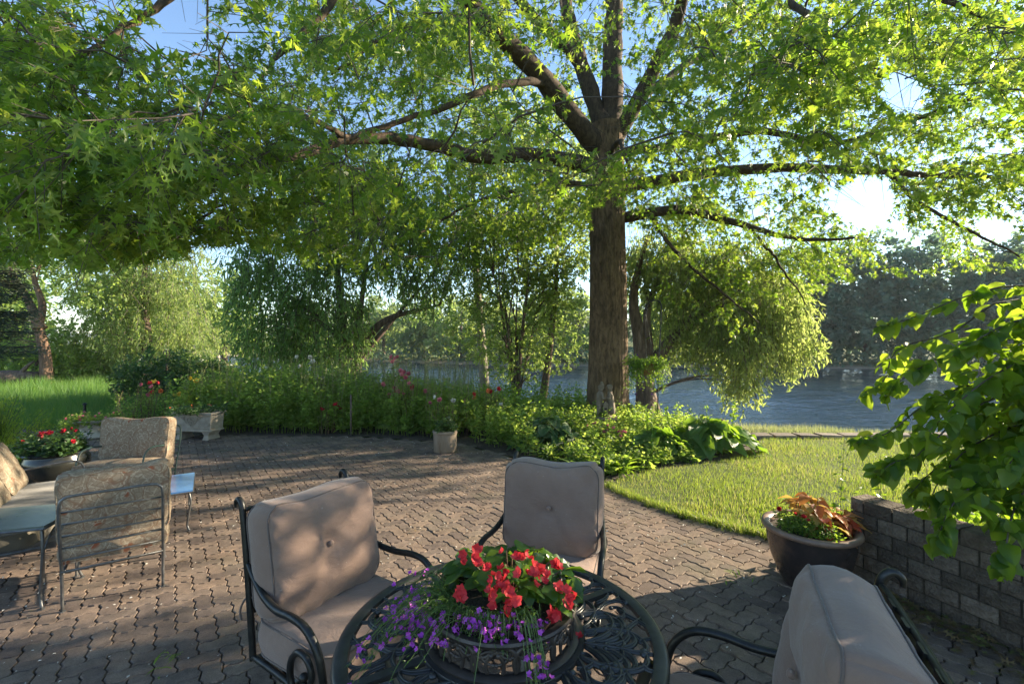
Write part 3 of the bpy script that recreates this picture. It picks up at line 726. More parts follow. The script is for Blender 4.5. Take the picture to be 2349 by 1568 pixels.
def patio_chair(label, back_c, face, seed):
    face = unit(face); loc = np.array([back_c[0] + face[0] * .33, back_c[1] + face[1] * .33, 0])
    t = thing('patio_chair', label, 'chair', loc, math.atan2(face[1], face[0]) - math.pi / 2, 'cushioned swivel chairs round the iron table')
    I = M['iron']
    for s in (-1, 1):
        x = .292 * s
        # back post with a curl at the top, running down to the seat rail
        p = [(x, -.235, .27), (x, -.250, .40), (x, -.275, .60), (x, -.305, .80), (x, -.328, .93), (x, -.342, .975), (x, -.366, .992), (x, -.388, .975), (x, -.390, .950)]
        MB().tube(p, [.016, .016, .016, .0155, .015, .015, .0145, .013, .009], 10, 44).build('back_post', I, t, smooth=True)
        a = [(x, -.280, .705), (x * 1.03, -.215, .668), (x * 1.08, -.10, .620), (x * 1.13, .03, .605), (x * 1.15, .16, .618), (x * 1.15, .255, .605), (x * 1.14, .325, .540), (x * 1.12, .352, .440), (x * 1.10, .350, .330), (x * 1.09, .315, .262), (x * 1.07, .22, .245)]
        ar = MB().tube(a, [.012, .0145, .0165, .0165, .0165, .0165, .0165, .016, .0155, .015, .014], 10, 54).build('arm', I, t, smooth=True)
        sc = [(x * 1.08, .235, .245), (x * 1.08, .160, .265), (x * 1.08, .112, .335), (x * 1.08, .118, .415), (x * 1.08, .170, .468), (x * 1.08, .235, .458), (x * 1.08, .262, .402), (x * 1.08, .236, .352), (x * 1.08, .200, .360)]
        m = MB().tube(sc, [.0145, .0145, .0145, .0145, .014, .0135, .013, .012, .011], 10, 44); m.sphere((x * 1.08, .206, .378), .020, 10, 7)
        m.build('arm_scroll', I, ar, smooth=True)
        MB().tube([(x, -.238, .285), (x, 0, .285), (x * 1.02, .26, .275)], .015, 8, 10).build('seat_rail', I, t, smooth=True)
    MB().tube([(-.292, -.332, .945), (-.15, -.342, .94), (.15, -.342, .94), (.292, -.332, .945)], .011, 8, 16).build('top_rail', I, t, smooth=True)
    for k, (z, y) in enumerate([(.50, -.262), (.66, -.284), (.80, -.305)]):
        MB().box((0, y - .004, z), (.575, .004, .062), rotx(.13)).build('back_strap', I, t)
    for k, x in enumerate((-.17, -.06, .06, .17)):
        MB().box((x, -.338 + .0015 * k, .91), (.052, .026, .075), rotx(.12)).build('webbing_loop', I, t)
    for y in (-.2, 0, .22): MB().box((0, y, .283), (.57, .05, .008)).build('seat_strap', I, t)
    m = MB().lathe([(.06, .0), (.065, .01), (.04, .03), (.035, .14), (.075, .16), (.075, .175), (.001, .175)], 20); m.V[0][:, 2] += .10
    m.build('swivel_column', I, t, smooth=True, sharp=40)
    for a in range(4):
        ang = math.pi / 4 + a * math.pi / 2; c, s = math.cos(ang), math.sin(ang)
        q = [(c * .03, s * .03, .17), (c * .12, s * .12, .155), (c * .23, s * .23, .085), (c * .31, s * .31, .025), (c * .35, s * .35, .016)]
        MB().tube(q, [.017, .017, .016, .015, .015], 8, 20).build('leg', I, t, smooth=True)
    cushion('seat_cushion', t, M['taupe'], M['piping'], .59, .62, .15, (0, .055, .390), rotx(math.pi / 2 + .02), seed=seed, bulge=.028, wr=.004)
    cushion('back_cushion', t, M['taupe'], M['piping'], .60, .56, .185, (0, -.172, .728), rotx(.17), button=True, seed=seed + 1, bulge=.058, wr=.013, slump=.025)
    for s in (-1, 1):
        q = [(s * .275, -.24, .55), (s * .305, -.275, .548), (s * .325, -.285, .50), (s * .322, -.278, .455)]
        MB().tube(q, .005, 5, 12).build('cushion_tie', M['piping'], t, smooth=True)
    return t
patio_chair('cushioned chair standing alone on the far side of the iron table', (.30, 3.01), (-.276, -.961), 11)
patio_chair('cushioned chair left of the table with sunlight on its backrest', (-1.127, 2.42), (.835, -.55), 23)
patio_chair('dark shaded cushioned chair seen from behind beside the block wall', (1.10, 1.25), (-.905, .425), 37)

# ---------------------------------------------------------------- cast scrollwork table
TC = np.array([-.036, 1.60]); TR = .555; TZ = .74
table = thing('round_table', 'round dark cast-metal table with open scrollwork top', 'table', (TC[0], TC[1], 0), math.radians(31))
m = MB().lathe([(.508, -.012), (.511, .001), (.518, .004), (.546, .005), (.556, -.001), (.560, -.014), (.552, -.032), (.535, -.032), (.520, -.018), (.508, -.012)], 128, (0, 0, TZ)); m.build('rim', M['table_iron'], table, smooth=True, sharp=50)
m = MB().lathe([(.236, -.012), (.238, .002), (.286, .004), (.290, -.004), (.285, -.016), (.236, -.012)], 96, (0, 0, TZ)); m.build('inner_ring', M['table_iron'], table, smooth=True, sharp=50)
for k in range(4):
    a = k * math.pi / 2
    MB().box((0.400, 0, TZ - .006), (.228, .030, .016)).build('spoke', M['table_iron'], table).rotation_euler = (0, 0, a)
def scroll_panel():
    """one quarter of the openwork: mirrored acanthus scrolls growing from the inner ring"""
    S_ = [  # start radius, start angle (deg from the axis), heading (deg from radial), length, start curvature, curvature growth, width
        (.284, 0, 0, .20, 0, 0, .013),
        (.290, 2, 28, .30, 3, 75, .014), (.325, 2, 22, .26, 4, 95, .013), (.365, 1.5, 20, .20, 6, 150, .012), (.405, 1, 18, .14, 10, 260, .011),
        (.284, 13, 10, .26, 1, -85, .014), (.284, 16, 42, .27, 2, 85, .013), (.330, 15, -5, .19, -8, -130, .011),
        (.284, 31, 6, .24, -2, -100, .013), (.284, 34, 22, .22, 4, 110, .012), (.350, 30, 28, .16, 8, -230, .011), (.390, 24, -20, .14, 10, 260, .010),
        (.430, 12, 70, .17, -14, 210, .011), (.455, 30, -80, .15, 12, -230, .010), (.470, 6, 60, .10, -20, -200, .009), (.440, 38, -30, .10, 14, 300, .009), (.300, 24, -30, .11, -16, -260, .009), (.400, 39, 8, .09, 0, 250, .009)]
    mb = MB()
    for r0, a0, hd, L, k0, k1, w in S_:
        for sg in ((1, -1) if a0 else (1,)):
            a_ = math.radians(a0) * sg
            L *= 1.0; q = clothoid(a_ + math.radians(hd) * sg, L * 1.13, k0 * sg / 1.1, k1 * sg / 1.25, 34, (r0 * math.cos(a_), r0 * math.sin(a_)))
            rad = np.hypot(q[:, 0], q[:, 1]); ang = np.abs(np.arctan2(q[:, 1], q[:, 0]))
            good = (rad < .522) & (rad > .27) & (ang < math.radians(43.8)); n = 34 if good.all() else int(np.argmin(good))
            if n < 6: continue
            q = q[:n]; w_ = w * np.interp(np.linspace(0, 1, n), [0, .2, .6, 1], [.75, 1.15, .95, .6])
            mb.tubes(np.c_[q, np.full(n, TZ - .005)][None], w_, 8, flat=.5, ref=(0, 0, 1))
            mb.tubes(np.c_[q, np.full(n, TZ + .0005)][None], w_ * .38, 6, flat=.9, ref=(0, 0, 1))
            if n == 34 and k1: mb.sphere((q[-1, 0], q[-1, 1], TZ - .003), w * .95, 9, 6, (1, 1, .7))
    return mb
spm = scroll_panel().mesh('scroll_panel', M['table_iron'], True)
for k in range(4): inst('scroll_panel', spm, table, (0, 0, 0), rotz(math.pi / 4 + k * math.pi / 2))
for k in range(4):
    a = math.pi / 4 + k * math.pi / 2; c, s = math.cos(a), math.sin(a)
    q = [(c * .50, s * .50, TZ - .03), (c * .44, s * .44, .55), (c * .34, s * .34, .33), (c * .36, s * .36, .15), (c * .46, s * .46, .02), (c * .49, s * .49, .02)]
    MB().tube(q, .02, 8, 30).build('leg', M['table_iron'], table, smooth=True)
MB().lathe([(.35, .30), (.36, .315), (.34, .32), (.33, .305), (.35, .30)], 48).build('leg_ring', M['table_iron'], table, smooth=True)

collar = thing('scroll_collar', 'raised openwork scroll ring standing in the middle of the table', 'planter ring', (TC[0], TC[1], TZ + .004), .2)
CR, CH = .247, .112
m = MB().lathe([(CR - .012, CH - .012), (CR - .010, CH + .002), (CR + .012, CH + .004), (CR + .016, CH - .004), (CR + .010, CH - .014), (CR - .012, CH - .012)], 96); m.build('top_band', M['collar_iron'], collar, smooth=True, sharp=50)
m = MB().lathe([(CR - .010, 0), (CR + .022, 0), (CR + .024, .008), (CR + .010, .016), (CR - .008, .014), (CR - .010, 0)], 96); m.build('bottom_band', M['collar_iron'], collar, smooth=True, sharp=50)
def collar_piece(mir):
    mb = MB(); W = 2 * math.pi * CR / 12
    for x0, z0, head, L, k0, k1, w in [(0, .018, 1.9, .15, -12, -130, .0075), (0, .018, 1.25, .15, 12, 130, .0075), (-.042, .018, 1.2, .13, 18, 100, .006), (.042, .018, 1.94, .13, -18, -100, .006),
                                       (0, .03, 1.57, .07, 0, 0, .005), (-.02, .1, -1.2, .09, -30, 160, .0055), (.02, .1, -1.94, .09, 30, -160, .0055), (-.055, .10, -1.57, .09, 28, 60, .005), (.055, .10, -1.57, .09, -28, -60, .005)]:
        q = clothoid(head, L, k0, k1, 24, (x0, z0)); q[:, 1] = np.clip(q[:, 1], .014, CH - .008)
        a = q[:, 0] / CR
        w_ = np.interp(np.linspace(0, 1, 24), [0, .4, 1], [w, w * 1.2, w * .7])
        p = np.stack([CR * np.cos(a), CR * np.sin(a), q[:, 1]], -1)
        mb.tubes(p[None], w_, 7, flat=.8, ref=(1, 0, 0)); mb.sphere(p[-1], w * 1.3, 7, 5)
    return mb
cpm = collar_piece(0).mesh('scroll_motif', M['collar_iron'], True)
for k in range(12): inst('scroll_motif', cpm, collar, (0, 0, 0), rotz(k * 2 * math.pi / 12))

# flower bowl inside the ring
bowl = thing('flower_bowl', 'brown flower bowl sunk inside the scroll ring on the table', 'bowl', (TC[0], TC[1], TZ + .006))
m = MB().lathe([(.001, .002), (.15, .002), (.19, .03), (.215, .09), (.225, .120), (.226, .128), (.216, .128), (.205, .10), (.18, .092), (.001, .096)], 64); m.build('bowl_shell', M['glaze_brown'], bowl, smooth=True, sharp=60)
MB().lathe([(.204, .096), (.12, .106), (.001, .11)], 32).build('potting_soil', M['soil'], bowl, smooth=True)
MB().tube([(.20, -.06, .10), (.205, -.03, .165), (.207, .01, .185), (.21, .045, .165), (.205, .06, .10)], .005, 6, 16).build('handle', M['iron'], bowl, smooth=True)

def petal_flower(n, ln_, w, cup, seed, base=.1):
    r = np.random.default_rng(seed); mb = MB(); L = leaf_ovate(w, .05, -cup, 4)
    for k in range(n):
        a = 2 * math.pi * k / n + r.normal(0, .15)
        R = rotz(a) @ rotx(r.uniform(.1, .5)); mb.add(L[0] * ln_ * r.uniform(.8, 1.1) @ R.T, L[1], .5 + r.normal(0, .1))
    return mb
# begonias: separate glossy leaves and flowers
r = np.random.default_rng(31)
Zb = TZ + .11
beg = thing('begonia', 'red-flowering begonia with glossy round leaves in the table bowl', 'flower', (TC[0] + .03, TC[1] + .04, Zb))
bl = [MB().add(*leaf_ovate(.46 + .06 * k, .10, .22, 6, wav=.04)).mesh('leaf', M['begonia_leaf'], True) for k in range(3)]
bf = [petal_flower(5, .022, .50, .3, s).mesh('flower', M['red_petal'], True) for s in range(3)]
stems = []
for k in range(190):
    a = r.uniform(0, 2 * math.pi); rr = .215 * math.sqrt(r.random()); x, y = rr * math.cos(a), rr * math.sin(a) * .85
    if x < -.10 and y < -.02: continue
    if y < -.10 and x < .02: continue
    z = .13 * (1 - (rr / .26) ** 2) * r.uniform(.35, 1.0) + .02
    d = unit([math.cos(a) + r.normal(0, .5), math.sin(a) + r.normal(0, .5), r.uniform(-.5, .25)]); n = unit(np.array([r.normal(0, .5), r.normal(0, .5) - .25, 1.0]))
    inst('leaf', bl[r.integers(3)], beg, (x, y, z), frames(d, n), r.uniform(.045, .082))
    stems.append([(x * .4, y * .4, -.01), (x * .7, y * .7, z * .6), (x, y, z)])
MB().tubes(np.array(stems), .0025, 4).build('stems', M['red_stem'], beg)
FL = [(1075, 1270), (1090, 1262), (1100, 1290), (1130, 1275), (1115, 1300), (1122, 1310), (1148, 1282), (1160, 1298), (1150, 1325), (1158, 1335), (1135, 1320), (1200, 1265), (1215, 1272), (1192, 1275), (1218, 1290), (1205, 1310), (1225, 1315), (1195, 1325), (1238, 1300), (1258, 1330), (1268, 1290), (1275, 1300), (1262, 1305), (1225, 1340), (1285, 1350), (1062, 1350), (1070, 1368), (1115, 1355), (1150, 1360), (1130, 1375), (1170, 1372), (1300, 1375), (1310, 1360), (1282, 1395), (1275, 1410), (1140, 1390), (1175, 1385)]
for (px, py) in FL:
    # flower heads stand on a dome over the bowl: intersect the pixel ray with it
    best = None
    for Yd in np.linspace(1.38, 1.95, 115):
        q = P(px, py, Yd); rr = math.hypot(q[0] - TC[0] - .03, (q[1] - TC[1] - .03))
        dome = Zb + .205 * max(0, 1 - (rr / .29) ** 2)
        e = abs(q[2] - dome)
        if best is None or e < best[0] - 1e-4: best = (e, q)
    for c in range(r.integers(1, 4)):
        q = best[1] + r.normal(0, .011, 3)
        inst('flower', bf[r.integers(3)], beg, q, frames(unit(r.normal(0, 1, 3)), unit(np.array([r.normal(0, .6), -.7 + r.normal(0, .5), .8]))), r.uniform(.75, 1.25), world=True)
# lobelia: trailing stems and tiny purple flowers
r = np.random.default_rng(32)
lob = thing('lobelia', 'trailing purple lobelia spilling over the near side of the table bowl', 'flower', (TC[0] - .1, TC[1] - .14, Zb))
paths = []; tips = []
def lob_stem(a, reach, zt, spread):
    p0 = np.array([.17 * math.cos(a), .17 * math.sin(a), 0.0]); d = np.array([math.cos(a + spread), math.sin(a + spread), 0])
    p1 = p0 + d * reach * .45 + [0, 0, .045 + r.uniform(0, .03)]; p2 = p0 + d * reach * .85 + [0, 0, zt * .45 + .01]; p3 = p0 + d * reach + [0, 0, zt]
    return smooth(np.array([p0, p1, p2, p3]), 9) + np.array([TC[0], TC[1], Zb])
for k in range(200):
    u = r.random()
    if u < .5: a = r.normal(math.radians(193), .38); reach = r.uniform(.08, .26); zt = r.uniform(-.06, .03)
    else: a = r.normal(math.radians(265), .42); reach = r.uniform(.03, .10); zt = r.uniform(-.04, .05)
    paths.append(lob_stem(a, reach, zt, r.normal(0, .35)))
for k in range(14): paths.append(lob_stem(r.normal(math.radians(292), .06), r.uniform(.1, .16), r.uniform(-.13, -.06), 0))
for k in range(10): paths.append(lob_stem(r.normal(math.radians(205), .10), r.uniform(.27, .36), r.uniform(-.10, -.07), r.normal(0, .1)))
paths = np.array(paths)
MB().tubes(paths, .0011, 3).build('stems', M['stem'], lob, world=True, kind='stuff')
k = r.integers(0, len(paths), 2300); s = r.integers(1, 8, 2300); pos = paths[k, s] + r.normal(0, .006, (2300, 3))
d = unit(r.normal(0, 1, (2300, 3))); n = unit(r.normal(0, .5, (2300, 3)) + [0, 0, 1])
MB().scatter(LF['narrow'], pos, frames(d, n), r.uniform(.010, .020, 2300), r.random(2300)).build('leaves', M['begonia_leaf'], lob, world=True, kind='stuff')
lf = petal_flower(5, .0098, .46, .1, 5); N = 330
k = r.integers(0, len(paths), N); s = r.integers(4, 9, N); pos = paths[k, s] + r.normal(0, .007, (N, 3)) + [0, 0, .004]
MB().scatter((np.concatenate(lf.V), np.concatenate(lf.F)), pos, frames(unit(r.normal(0, 1, (N, 3))), unit(r.normal(0, .5, (N, 3)) + [0, -.5, .8])), r.uniform(.8, 1.3, N), r.random(N)).build('blossoms', M['purple_petal'], lob, world=True, kind='stuff')
o = inst('fallen_petal', bf[0], None, P(1330, 1469, 1.54) * [1, 1, 0] + [0, 0, TZ + .012], frames(np.array([1., 0, .1]), np.array([0, .1, 1.])), .9)
tag(o, 'single red blossom dropped on the table beside the ring', 'petal')

# ---------------------------------------------------------------- wrought-iron lounge set with paisley cushions
def slat_back(t, w, z0, z1, yb, lean, n, mat, r=.009):
    """bent tube hoop with horizontal bars, behind the cushion"""
    h = [(-w / 2, yb, 0), (-w / 2, yb - .02, z0), (-w / 2, yb - .06 - lean * .5, (z0 + z1) / 2), (-w / 2, yb - .06 - lean, z1 - .07), (-w / 2 + .02, yb - .065 - lean, z1 - .015), (-w / 2 + .08, yb - .068 - lean, z1), (0, yb - .07 - lean, z1)]
    h += [(-x, y, z) for x, y, z in h[-2::-1]]
    MB().tube(h, r, 8, 70).build('back_frame', mat, t, smooth=True)
    for k in range(n):
        z = z0 + (z1 - .07 - z0) * (k + .0) / (n - .2) + .03; y = yb - .03 - (lean + .03) * (z - z0) / (z1 - z0)
        MB().tube([(-w / 2, y, z), (w / 2, y, z)], r * .72, 6).build('back_bar', mat, t, smooth=True)
def lounge_chair(label, back_l, back_r, seat_h, top, mat, cmat, seed, flip=1):
    """back_l/back_r: ground points of the rear legs as seen from behind"""
    bl_, br_ = np.array(back_l), np.array(back_r); w = np.linalg.norm(br_ - bl_); ax = unit(br_ - bl_); fc = np.array([-ax[1], ax[0]])
    c = (bl_ + br_) / 2
    t = thing('lounge_chair', label, 'chair', (c[0], c[1], 0), math.atan2(fc[1], fc[0]) - math.pi / 2, 'wrought-iron lounge chairs with patterned cushions')
    slat_back(t, w, .24, top, 0, .06, 6, mat)
    for s in (-1, 1):
        x = s * w / 2
        MB().tube([(x, .56, 0), (x, .56, .02), (x, .545, .30), (x, .50, .52), (x, .38, .585), (x, .15, .56), (x, -.04, .55)], .009, 8, 40).build('arm', mat, t, smooth=True)
        MB().tube([(x, 0, .24), (x, .55, .27)], .009, 6).build('seat_rail', mat, t, smooth=True)
        for y in (0, .56): MB().lathe([(.001, 0), (.018, 0), (.018, .006), (.001, .01)], 10, (x, y, 0)).build('foot', mat, t)
    for y in (0.02, .2, .38, .55): MB().tube([(-w / 2, y, .245 + .05 * y), (w / 2, y, .245 + .05 * y)], .007, 6).build('seat_bar', mat, t)
    cushion('seat_cushion', t, cmat, cmat, w + .07, .58, .12, (0, .30, seat_h - .06), rotx(math.pi / 2 + .05), seed=seed, bulge=.025, wr=.005, corner=.045)
    cushion('back_cushion', t, cmat, cmat, w + .09, .50, .13, (0, .105, seat_h + .215), rotx(.12), seed=seed + 1, bulge=.032, wr=.007, slump=.02, corner=.045)
    return t
l1 = G(143, 1403)[:2]; l2 = G(374, 1344)[:2]
lounge_chair('lounge chair with its barred grey back turned to the viewer', l1, l2, .43, .775, M['grey_iron'], M['paisley'], 51)
lounge_chair('lounge chair facing the viewer beyond the sofa, with dark green arms', (-4.02, 5.42), (-4.68, 5.36), .42, .74, M['green_iron'], M['paisley'], 61)
sf = unit([.81, .58]); sc_ = np.array([-4.38, 3.64])
sofa = thing('garden_sofa', 'wrought-iron sofa with faded patterned cushions at the left edge', 'sofa', (sc_[0], sc_[1], 0), math.atan2(sf[1], sf[0]) - math.pi / 2)
for s in (-1, 1):
    x = s * .86
    MB().tube([(x, .60, 0), (x, .60, .30), (x, .585, .47), (x, .53, .535), (x, .40, .535), (x, .15, .50), (x, -.12, .475)], .010, 8, 40).build('arm', M['grey_iron'], sofa, smooth=True)
    MB().tube([(x, -.02, 0), (x, -.04, .3), (x, -.12, .74)], .011, 8, 16).build('back_post', M['grey_iron'], sofa, smooth=True)
    MB().tube([(x, -.02, .25), (x, .60, .27)], .01, 6).build('seat_rail', M['grey_iron'], sofa)
for z, y in ((.74, -.12), (.55, -.085), (.36, -.045)): MB().tube([(-.86, y, z), (.86, y, z)], .008, 6).build('back_bar', M['grey_iron'], sofa)
for y in (.05, .3, .58): MB().tube([(-.86, y, .26), (.86, y, .26)], .008, 6).build('seat_bar', M['grey_iron'], sofa)
cushion('seat_cushion', sofa, M['seat_faded'], M['seat_faded'], 1.68, .60, .11, (0, .29, .315), rotx(math.pi / 2 + .04), seed=71, bulge=.03, wr=.01)
for k, x in enumerate((-.56, 0, .56)):
    cushion('back_cushion', sofa, M['paisley_faded'], M['paisley_faded'], .55, .46, .14, (x, .05, .57 - .01 * k), rotx(.42) @ np.eye(3), seed=72 + k, bulge=.035, wr=.007, corner=.045)

def side_table(label, corner, ex, wx, wy, h, topm, mat):
    """corner: ground point of the near right leg; ex: direction of the right edge going away"""
    e = unit(ex); n = np.array([-e[1], e[0]])
    t = thing('side_table', label, 'table', (corner[0], corner[1], 0), math.atan2(e[1], e[0]), 'small iron side tables of the lounge set')
    V = np.array([(-.03, -.03, 0), (wx + .03, -.03, 0), (wx + .03, wy + .03, 0), (-.03, wy + .03, 0)])
    MB().poly(np.r_[V + [0, 0, h - .014], V * [.995, .995, 1] + [0, 0, h]], [(3, 2, 1, 0), (4, 5, 6, 7), (0, 1, 5, 4), (1, 2, 6, 5), (2, 3, 7, 6), (3, 0, 4, 7)]).build('table_top', topm, t)
    loop = np.r_[V, V[:1]] + [0, 0, h - .02]
    MB().tubes(loop[None], .008, 6).build('top_frame', mat, t)
    for i, (x, y) in enumerate([(0, 0), (wx, 0), (wx, wy), (0, wy)]):
        ox, oy = (1 if x else -1), (1 if y else -1)
        q = [(x, y, h - .02), (x + ox * .015, y + oy * .015, h * .72), (x, y, h * .4), (x - ox * .012, y - oy * .012, h * .15), (x + ox * .004, y + oy * .004, .006)]
        MB().tube(q, .009, 8, 20).build('leg', mat, t, smooth=True)
        MB().lathe([(.001, 0), (.019, 0), (.019, .006), (.001, .01)], 10, (x, y, 0)).build('foot', mat, t)
    for y in (0, wy):
        q = [(0, y, h * .62), (wx * .25, y, h * .86), (wx * .5, y, h * .9), (wx * .75, y, h * .86), (wx, y, h * .62)]
        MB().tube(q, .006, 6, 20).build('brace', mat, t, smooth=True)
    return t
side_table('side table with a cloudy green top at the lower left edge', G(95, 1397)[:2], (-.28, .96), .42, .62, .555, M['glass_top'], M['grey_iron'])
side_table('side table with a glass top coloured blue as a sky reflection beside the barred lounge chair', G(433, 1217)[:2], (-.55, .83), .62, .5, .385, M['sky_reflect_top'], M['grey_iron'])
# ================================================================ the big oak
OB = np.array([2.12, 10.1, -.07])
oak = thing('oak_tree', 'huge spreading oak with pointed leaves over the whole patio', 'tree', OB)
# trunk with furrowed bark
n, K = 132, 110
zz = np.linspace(-.1, 6.6, K); aa = np.arange(n) * 2 * np.pi / n
rad = np.interp(zz, [-.1, .15, .6, 1.6, 3.5, 5.2, 6.6], [.60, .52, .455, .415, .385, .375, .36])
rr_ = np.random.default_rng(1); ph = rr_.uniform(0, 6.28, 12)
AA, ZZ = np.meshgrid(aa, zz)
fur = sum(np.abs(np.sin(AA * k / 2 + ph[i] + .9 * np.sin(ZZ * (1.1 + .3 * i) + ph[i + 4]) + .35 * np.sin(ZZ * (5 + i) + AA))) * w for i, (k, w) in enumerate([(29, .4), (44, .35), (67, .25)]))
flare = .10 * np.clip(1 - ZZ / .8, 0, 1) ** 2 * np.sin(AA * 5 + 1)
RR = rad[:, None] * (1 + flare) + .036 * (fur - .6)
bend = np.stack([.02 * np.sin(zz * .8), .02 * np.sin(zz * .6 + 1)], -1)
Vt = np.stack([RR * np.cos(AA) + bend[:, :1], RR * np.sin(AA) + bend[:, 1:], ZZ], -1)
mb = MB(); mb.grid(np.concatenate([Vt, Vt[:, :1]], 1), flip=True)
mb.build('trunk', M['oak_bark'], oak, smooth=True)

def px(*a): return [P(*q) for q in a]
top = np.array([2.12, 10.1, 6.1])
LIMBS = [  # (points, start radius, end radius)
    ([top + [0, 0, -.3], *px((1250, 190, 9.4), (1120, 60, 8.4), (1000, -80, 7.4), (900, -200, 6.6))], .24, .10),
    ([top + [0, 0, .2], *px((1330, 150, 10.4), (1200, 10, 10), (1080, -120, 9.6))], .17, .07),
    ([top + [.05, 0, 0], *px((1325, 120, 10.6), (1300, 0, 10.8), (1290, -150, 11))], .20, .12),
    ([top + [0, 0, -.2], *px((1410, 120, 10.3), (1408, 0, 10.3), (1400, -220, 10.4))], .25, .16),
    ([top + [.1, 0, 0], *px((1490, 175, 9.6), (1550, 50, 9.0), (1590, -60, 8.4), (1640, -200, 7.6))], .18, .08),
    ([top + [0, 0, -.55], *px((1230, 352, 9.6), (1100, 358, 9.0), (1030, 338, 8.4), (930, 322, 7.8), (800, 318, 7.1), (690, 350, 6.3), (590, 375, 5.7), (480, 410, 5.1))], .17, .03),
    ([*px((800, 318, 7.1), (730, 280, 6.3), (650, 268, 5.6), (560, 262, 4.9), (430, 275, 4.2), (300, 250, 3.6))], .045, .012),
    ([*px((660, 355, 6.1), (600, 400, 5.2), (500, 470, 4.6), (380, 560, 4.1))], .03, .01),
    ([*px((1275, 215, 9.55), (1235, 195, 9.25), (1130, 200, 8.6), (1030, 240, 8.0), (880, 290, 7.4), (760, 330, 6.9), (600, 380, 6.3))], .09, .02),
    ([*px((1100, 40, 8.2), (960, 60, 7.6), (850, 100, 7.2), (760, 170, 6.8))], .07, .02),
    ([*px((900, -200, 6.6), (760, 0, 6.0), (660, 110, 5.6), (590, 190, 5.2))], .07, .02),
    ([top + [.2, 0, -.95], *px((1600, 397, 9.9), (1780, 388, 9.7), (2000, 394, 9.4), (2120, 404, 9.2), (2290, 410, 9.0))], .14, .035),
    ([*px((2040, 395, 9.35), (2110, 465, 9.0), (2230, 530, 8.7), (2340, 590, 8.4))], .05, .015),
    ([top + [.3, 0, -1.6], *px((1560, 482, 9.8), (1690, 512, 9.5), (1820, 548, 9.2), (1960, 545, 8.9))], .12, .02),
    ([*px((1490, 478, 9.9), (1550, 580, 9.6), (1660, 670, 9.3), (1740, 740, 9.1))], .05, .012),
    ([*px((1720, 520, 9.4), (1780, 600, 9.2), (1850, 700, 9.0))], .035, .01),
    ([top + [.1, 0, -.2], *px((1650, 312, 9.5), (1780, 305, 9.0), (1920, 330, 8.5), (2080, 280, 8.0), (2250, 220, 7.4))], .09, .025),
    ([top + [0, .3, .4], *px((1500, 200, 11.5), (1700, 60, 12.5), (1900, -100, 13))], .13, .05),
    ([*px((1640, -200, 7.6), (1760, -60, 6.0), (1880, 60, 4.6), (1960, 150, 3.8))], .06, .015),
    ([*px((1590, -60, 8.4), (1900, -80, 7.4), (2200, 0, 6.6), (2400, 120, 6.0))], .07, .02),
    ([*px((900, -200, 6.6), (640, -160, 5.4), (420, -10, 4.4), (280, 65, 3.9), (100, 165, 3.4))], .06, .012),
    ([top + [-.1, 0, -.9], *px((1230, 425, 9.3), (1080, 470, 8.7), (960, 540, 8.2))], .07, .015),
    ([top + [0, -.3, -.3], *px((1420, 330, 8.6), (1440, 380, 7.6), (1430, 440, 6.8))], .06, .012),
    ([*px((480, 410, 5.1), (330, 430, 4.4), (150, 470, 3.8), (0, 500, 3.4))], .025, .01),
]
nodes = []; lm_ = MB()
for pts, r0, r1 in LIMBS:
    p = smooth(np.array(pts), 40)
    L = np.linalg.norm(np.diff(p, axis=0), axis=1).sum()
    wob = np.random.default_rng(len(nodes)).normal(0, 1, (40, 3)); wob = np.apply_along_axis(lambda q: np.convolve(q, np.ones(7) / 7, 'same'), 0, wob)
    p[3:-1] += wob[3:-1] * .055
    lm_.tubes(p[None], np.linspace(r0, r1, 40) * (1 + .05 * np.sin(np.arange(40))), 10 if r0 > .08 else 7)
    nodes.append(p[3::2])
lm_.build('limbs', M['branch_bark'], oak, smooth=True, world=True)
nodes = np.concatenate(nodes)
# foliage targets: an umbrella round the trunk, pruned where the photo shows open air
LBX = [-400, 0, 200, 380, 420, 545, 600, 700, 900, 1150, 1330, 1450, 1560, 1700, 1800, 1900, 1960, 2100, 2349, 2700]
LBY = [600, 600, 612, 600, 578, 552, 570, 610, 640, 600, 560, 620, 760, 800, 760, 660, 640, 632, 618, 610]
HOLES = [(412, 30, 62, 85), (350, 85, 40, 30), (1985, 455, 70, 55), (2065, 205, 55, 45), (2100, 560, 60, 40), (2290, 540, 45, 40), (478, 628, 60, 52)]
def allowed(p, margin=0.0):
    x, y = pix(p)
    k = y < np.interp(x, LBX, LBY) - margin
    for hx, hy, a, b in HOLES: k &= ((x - hx) / (a + margin)) ** 2 + ((y - hy) / (b + margin)) ** 2 > 1
    # keep the trunk and fork in view
    k &= ~((np.abs(x - 1392) < 38 + margin * .4) & (y > 470 - margin) & (p[:, 1] < 10))
    k &= ~((np.abs(x - 1370) < 60) & (y > 190) & (y < 330) & (p[:, 1] < 9.8))
    return k
r = np.random.default_rng(12)
N = 9000
ra = 10.2 * np.sqrt(r.random(N)); an = r.uniform(0, 2 * np.pi, N)
tx = OB[0] + ra * np.cos(an) * 1.05; ty = OB[1] + ra * np.sin(an)
low = np.interp(ra, [0, 2, 5, 8, 10.2], [4.6, 4.0, 3.4, 2.9, 2.5]); high = np.interp(ra, [0, 3, 6, 9, 10.2], [11.5, 11, 9.5, 6.5, 4.2])
tz = low + (high - low) * r.random(N) ** 1.35
tp = np.c_[tx, ty, tz]
k = (ty > -1.0) & (np.linalg.norm(tp - [0, 0, HC], axis=1) > 2.5) & allowed(tp, 12)
dep = ty
k &= (np.abs(tx) < 1.35 * np.maximum(ty, 0) + 2.6)
